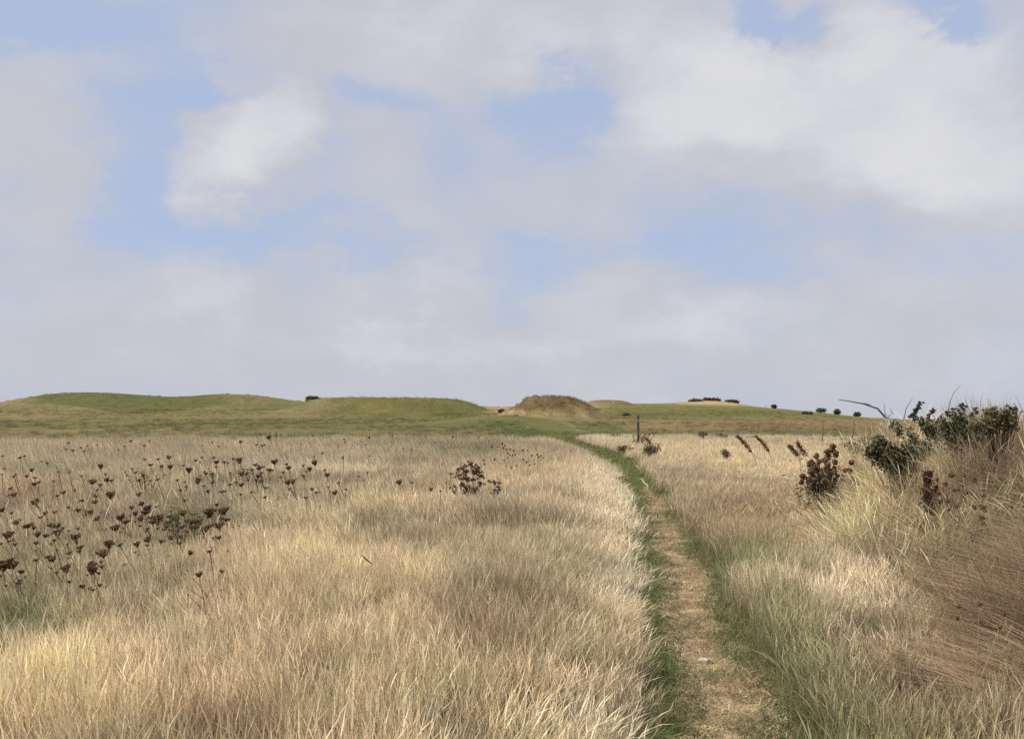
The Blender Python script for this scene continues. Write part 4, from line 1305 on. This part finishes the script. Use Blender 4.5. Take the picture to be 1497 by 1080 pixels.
d = 37.0
b = gbase(932.5, d)
post = empty('marker_post', b)
zt = at(932, 608, d).z - b[2]
box_mb(-.05, .05, -.05, .05, -.1, zt, .010).build('shaft', M_POST, post)
box_mb(-.042, .042, -.056, -.0505, zt - .28, zt - .14, .004).build('marker_plate', M_POST2, post)
box_mb(-.055, .055, -.055, .055, zt, zt + .025, .010).build('cap', M_POST, post)
tag(post, 'blue-grey square marker post standing alone beyond the path bend', 'post')

for px, py, d, h, lab in [(1108, 628, 60, .75, 'thin dark stake out in the brown flats right of the round shrub'), (989, 628, 62, .5, 'tiny thin stake in the brown flats between marker post and round shrub')]:
    b = gbase(px, d); mb = MB(); mb.tube([(0, 0, -.1), (.01, 0, h * .5), (.02, 0, h)], [.03, .028, .022], 6, .5)
    o = mb.build('wooden_stake', M_WOOD, None, b); tag(o, lab, 'stake')
b = gbase(897, 246)
mb = MB(); mb.tube([(0, 0, -.1), (0, 0, .3), (.05, 0, .6), (.05, 0, .7)], [.14, .16, .11, .05], 7, .8)
tag(mb.build('chalk_marker', M_STONE, None, b), 'tiny pale upright marker in front of the far flat mound', 'marker stone')


def stone(px, py, r, lab):
    d = dist_for(px, py, -.03); x = (at(px, py, d)).x
    mb = MB()
    n, m = 12, 7
    for i in range(m + 1):
        t = math.pi * i / m
        for j in range(n):
            a = 2 * math.pi * j / n
            k = 1 + .22 * (float(vnoise(np.array([math.cos(a) * 1.5 + px]), np.array([math.sin(a) * 1.5 + t * 1.3]), 3)[0]) - .5)
            mb.v.append((math.cos(a) * math.sin(t) * r * k, math.sin(a) * math.sin(t) * r * .75 * k, math.cos(t) * r * .4 * k)); mb.c.append(.5)
    for i in range(m):
        for j in range(n):
            mb.f.append((i * n + j, (i + 1) * n + j, (i + 1) * n + (j + 1) % n, i * n + (j + 1) % n))
    o = mb.build('chalk_stone', M_STONE, None, (x, d, Hs(x, d) + .03), True)
    tag(o, lab, 'stone')


stone(1029, 968, .038, 'pale flat stone lying in the middle of the footpath')
# fallen / broken stems
d = 4.9
mb = MB(); g = gbase(1222, d)
q = [at(a, b, d) - Vector(g) for a, b in [(1214, 1058), (1218, 1040), (1223, 1020)]]
mb.tube(q, [.007, .006, .005], 6, .9); q = [at(a, b, d) - Vector(g) for a, b in [(1223, 1020), (1231, 1013), (1240, 1012)]]
mb.tube(q, [.004, .003, .002], 5, .7)
tag(mb.build('broken_stalk', attr_mat('pale_dead_stalk', (.42, .36, .26), (.62, .56, .44), 0), None, g), 'pale broken stalk standing in the green grass near the bottom right', 'dead stalk')
d = 6.6
mb = MB(); g = gbase(540, d); q = [at(a, b, d) - Vector(g) for a, b in [(529, 811), (535, 817), (544, 824)]]
mb.tube(q, [.004, .007, .003], 5, .2)
tag(mb.build('dark_twig', M_CANE, None, g), 'short dark twig caught on top of the pale grass in the left field', 'twig')

# wind-combed tussock at lower right
def tussock(name, bases, n, Lm, dirv, lab, col, seed, w=.0045, rad=.5):
    g = np.random.default_rng(seed); V = []; Q = []; vv = []
    segs = 7
    tufts = []
    for j in range(90):
        cx, cy = bases[g.integers(len(bases))]
        dv = Vector(dirv) + Vector((g.normal(0, .42), g.normal(0, .42), 0)); dv.normalize()
        tufts.append((cx + g.normal(0, rad), cy + g.normal(0, rad), dv, g.uniform(.25, .70), Lm * g.uniform(.6, 1.25), g.random()))
    for i in range(n):
        cx, cy, dv0, rise0, L0, v0 = tufts[g.integers(len(tufts))]
        x = cx + g.normal(0, .035); y = cy + g.normal(0, .035)
        z = Hs(x, y) - .02
        L = L0 * g.uniform(.55, 1.1)
        dv = dv0 + Vector((g.normal(0, .16), g.normal(0, .16), 0)); dv.normalize()
        rise = rise0 + g.normal(0, .08)
        pts = []
        for k in range(segs + 1):
            t = k / segs
            hh = L * rise * (1.5 * t - .62 * t * t)
            pts.append(Vector((x, y, z)) + Vector((dv.x, dv.y, 0)) * L * (t ** 1.2) * .85 + Vector((0, 0, hh)))
        sd = Vector((-dv.y, dv.x, 0)) * .5 + Vector((0, 0, g.uniform(-.6, .6))); sd.normalize()
        b0 = len(V); val = min(1, max(0, .75 * v0 + .5 * g.random() - .15))
        for k, p in enumerate(pts):
            ww = w * (1 - .8 * k / segs) * .5
            V.append(p - sd * ww); V.append(p + sd * ww); vv += [val, val]
            if k: Q.append((b0 + 2 * k - 2, b0 + 2 * k - 1, b0 + 2 * k + 1, b0 + 2 * k))
    me = mesh_np(name, np.array(V), np.array(Q))
    set_attr(me, 'v', 'POINT', 'FLOAT', np.array(vv))
    o = obj(name, me, attr_mat(name + '_blades', tuple(c * .25 for c in col), tuple(c * 1.75 for c in col), .3))
    tag(o, lab, 'tussock')


gx = lambda px, d: (px - 748.5) / F * d
tussock('grass_tussock', [(3.0, 4.75), (3.2, 5.05), (2.85, 4.4), (3.35, 5.35), (2.75, 4.15), (3.1, 4.5)], 6000, .74, (-1, .5, 0), 'brown tussock with long blades combed up to the left over dark shade, lower right corner', (.42, .30, .188), 5, w=.0030, rad=.2)

# ------------------------------------------------------------------ light
SUN_EL, SUN_AZ = 53.0, -104.0   # azimuth from +Y (view direction), clockwise: behind and to the right
sd = bpy.data.lights.new('sun', 'SUN'); so = bpy.data.objects.new('sun', sd); COL.objects.link(so)
sd.energy = 5.0; sd.angle = R(.6); sd.color = (1.0, .95, .87)
dirv = Vector((math.sin(R(SUN_AZ)) * math.cos(R(SUN_EL)), math.cos(R(SUN_AZ)) * math.cos(R(SUN_EL)), math.sin(R(SUN_EL))))
so.rotation_euler = dirv.to_track_quat('Z', 'Y').to_euler()
so.location = (-40, 10, 60)

world = bpy.data.worlds.new("World"); scene.world = world; world.use_nodes = True
nt = world.node_tree
for n in list(nt.nodes): nt.nodes.remove(n)
out = N(nt, 'ShaderNodeOutputWorld'); bg = N(nt, 'ShaderNodeBackground'); bg.inputs['Strength'].default_value = .1
nt.links.new(bg.outputs[0], out.inputs[0])
sky = N(nt, 'ShaderNodeTexSky', sky_type='NISHITA', sun_disc=False)
sky.sun_elevation = R(SUN_EL); sky.sun_rotation = R(SUN_AZ)
sky.air_density = 1.0; sky.dust_density = 1.0; sky.ozone_density = 1.5; sky.altitude = 0
tc = N(nt, 'ShaderNodeTexCoord')
sep = N(nt, 'ShaderNodeSeparateXYZ'); nt.links.new(tc.outputs['Generated'], sep.inputs[0])


def M(op, a, b=None, c=None, clamp=False):
    n = N(nt, 'ShaderNodeMath', operation=op); n.use_clamp = clamp
    for i, v in enumerate((a, b, c)):
        if v is None: continue
        if isinstance(v, (int, float)): n.inputs[i].default_value = v
        else: nt.links.new(v, n.inputs[i])
    return n.outputs[0]


ay = M('MAXIMUM', M('ABSOLUTE', sep.outputs[1]), .08)
U = M('DIVIDE', sep.outputs[0], ay); Vv = M('DIVIDE', sep.outputs[2], ay)
uv = N(nt, 'ShaderNodeCombineXYZ'); nt.links.new(U, uv.inputs[0]); nt.links.new(Vv, uv.inputs[1])


def wnoise(scale, det, rough=.55, off=0.0):
    n = N(nt, 'ShaderNodeTexNoise'); n.inputs['Scale'].default_value = scale; n.inputs['Detail'].default_value = det; n.inputs['Roughness'].default_value = rough
    mp = N(nt, 'ShaderNodeMapping'); mp.inputs['Location'].default_value = (off, off * .7, 0); mp.inputs['Scale'].default_value = (1, 1, 1.7)
    nt.links.new(tc.outputs['Generated'], mp.inputs['Vector']); nt.links.new(mp.outputs[0], n.inputs['Vector'])
    return n


w1 = wnoise(7.0, 6, .62, 3.1)
wc = N(nt, 'ShaderNodeVectorMath', operation='SUBTRACT'); nt.links.new(w1.outputs['Color'], wc.inputs[0]); wc.inputs[1].default_value = (.5, .5, .5)
ws = N(nt, 'ShaderNodeVectorMath', operation='SCALE'); nt.links.new(wc.outputs[0], ws.inputs[0]); ws.inputs['Scale'].default_value = .20
wa = N(nt, 'ShaderNodeVectorMath', operation='ADD'); nt.links.new(uv.outputs[0], wa.inputs[0]); nt.links.new(ws.outputs[0], wa.inputs[1])


def blobs(lst, base):
    acc = base
    for (px, py, rx, ry, amp) in lst:
        q = at(px, py, 1.0)
        mp = N(nt, 'ShaderNodeMapping', vector_type='TEXTURE')
        mp.inputs['Location'].default_value = (q.x, q.z - EYE, 0); mp.inputs['Scale'].default_value = (rx / F, ry / F, 1e6)
        nt.links.new(wa.outputs[0], mp.inputs['Vector'])
        ln = N(nt, 'ShaderNodeVectorMath', operation='LENGTH'); nt.links.new(mp.outputs[0], ln.inputs[0])
        mr = N(nt, 'ShaderNodeMapRange', interpolation_type='SMOOTHSTEP')
        mr.inputs['From Min'].default_value = 0.1; mr.inputs['From Max'].default_value = 1.6
        mr.inputs['To Min'].default_value = amp; mr.inputs['To Max'].default_value = 0
        nt.links.new(ln.outputs['Value'], mr.inputs['Value'])
        acc = M('ADD', acc, mr.outputs['Result'])
    return acc


COVER = [(40, 20, 230, 50, -.65), (200, 150, 100, 110, -.45), (205, 300, 80, 70, -.45), (320, 335, 150, 45, -.55), (540, 355, 90, 28, -.35), (335, 135, 80, 30, -.35),
         (830, 140, 105, 75, -.60), (775, 335, 60, 35, -.35), (1020, 365, 260, 45, -.32), (1155, 45, 85, 40, -.85), (1360, 25, 75, 40, -.8), (560, 160, 70, 30, -.35),
         (760, 410, 70, 40, -.3), (1050, 300, 150, 30, -.15), (650, 230, 50, 70, -.15),
         (360, 205, 100, 75, .75), (470, 230, 30, 70, -.25), (250, 130, 60, 35, -.3), (120, 270, 85, 65, .35), (30, 160, 75, 75, .35), (1010, 150, 120, 100, .8), (1270, 130, 200, 125, .9), (1400, 250, 200, 90, .7),
         (560, 80, 170, 70, .35), (750, 20, 280, 60, .5), (700, 500, 900, 90, .35)]
BRIGHT = [(1165, 60, 60, 50, -.5), (380, 190, 65, 80, .75), (320, 235, 80, 40, .5), (285, 410, 75, 45, .5), (550, 505, 75, 40, .55), (700, 495, 110, 35, .35), (640, 418, 45, 32, .45),
          (1020, 150, 130, 100, .85), (1290, 120, 210, 120, .85), (1380, 240, 200, 70, .75), (1150, 170, 80, 50, .12), (750, 25, 260, 45, .38), (1130, 300, 160, 40, -.3), (880, 60, 40, 60, -.2), (980, 455, 190, 40, .3), (1080, 480, 150, 40, .25),
          (1450, 560, 120, 50, .3), (150, 450, 180, 30, .15), (1090, 230, 120, 30, -.3), (600, 120, 150, 60, .15), (1400, 400, 160, 60, .15)]
f1 = wnoise(6.0, 7, .6, 0).outputs['Fac']
cov = blobs([(a, b, c, e, f * (1.0 if f < 0 else 1)) for a, b, c, e, f in COVER], .56)
cov = M('ADD', cov, M('MULTIPLY', M('SUBTRACT', f1, .5), 1.35))
mr = N(nt, 'ShaderNodeMapRange', interpolation_type='SMOOTHSTEP'); nt.links.new(cov, mr.inputs['Value'])
mr.inputs['From Min'].default_value = -.05; mr.inputs['From Max'].default_value = .85
cover = mr.outputs['Result']
f2 = wnoise(9.0, 6, .6, 11).outputs['Fac']
br = blobs(BRIGHT, .12)
br = M('ADD', br, M('MULTIPLY', M('SUBTRACT', f2, .5), 1.35))
mr2 = N(nt, 'ShaderNodeMapRange', interpolation_type='SMOOTHSTEP'); nt.links.new(br, mr2.inputs['Value'])
mr2.inputs['From Min'].default_value = -.1; mr2.inputs['From Max'].default_value = 1.4
cc = N(nt, 'ShaderNodeMix', data_type='RGBA')
cc.inputs['A'].default_value = (5.45, 5.6, 6.2, 1); cc.inputs['B'].default_value = (7.2, 7.25, 7.5, 1)
nt.links.new(mr2.outputs['Result'], cc.inputs['Factor'])
# clear air between the clouds: Nishita scaled to the photograph's thin milky blue
sk = N(nt, 'ShaderNodeVectorMath', operation='MULTIPLY'); nt.links.new(sky.outputs[0], sk.inputs[0]); sk.inputs[1].default_value = (1.0, 1.0, 1.0)
veil = N(nt, 'ShaderNodeMix', data_type='RGBA'); veil.inputs['Factor'].default_value = .8
veil.inputs['B'].default_value = (4.75, 5.65, 7.8, 1); nt.links.new(sk.outputs[0], veil.inputs['A'])
fin = N(nt, 'ShaderNodeMix', data_type='RGBA')
nt.links.new(cover, fin.inputs['Factor']); nt.links.new(veil.outputs['Result'], fin.inputs['A']); nt.links.new(cc.outputs['Result'], fin.inputs['B'])
nt.links.new(fin.outputs['Result'], bg.inputs['Color'])
world.cycles.sampling_method = 'MANUAL'; world.cycles.sample_map_resolution = 512

vs = scene.view_settings
vs.view_transform = 'Standard'; vs.look = 'None'; vs.exposure = 0; vs.gamma = 1
scene.render.film_transparent = False
scene.cycles.max_bounces = 4; scene.cycles.diffuse_bounces = 2; scene.cycles.transmission_bounces = 3; scene.cycles.transparent_max_bounces = 4
scene.cycles.use_denoising = False
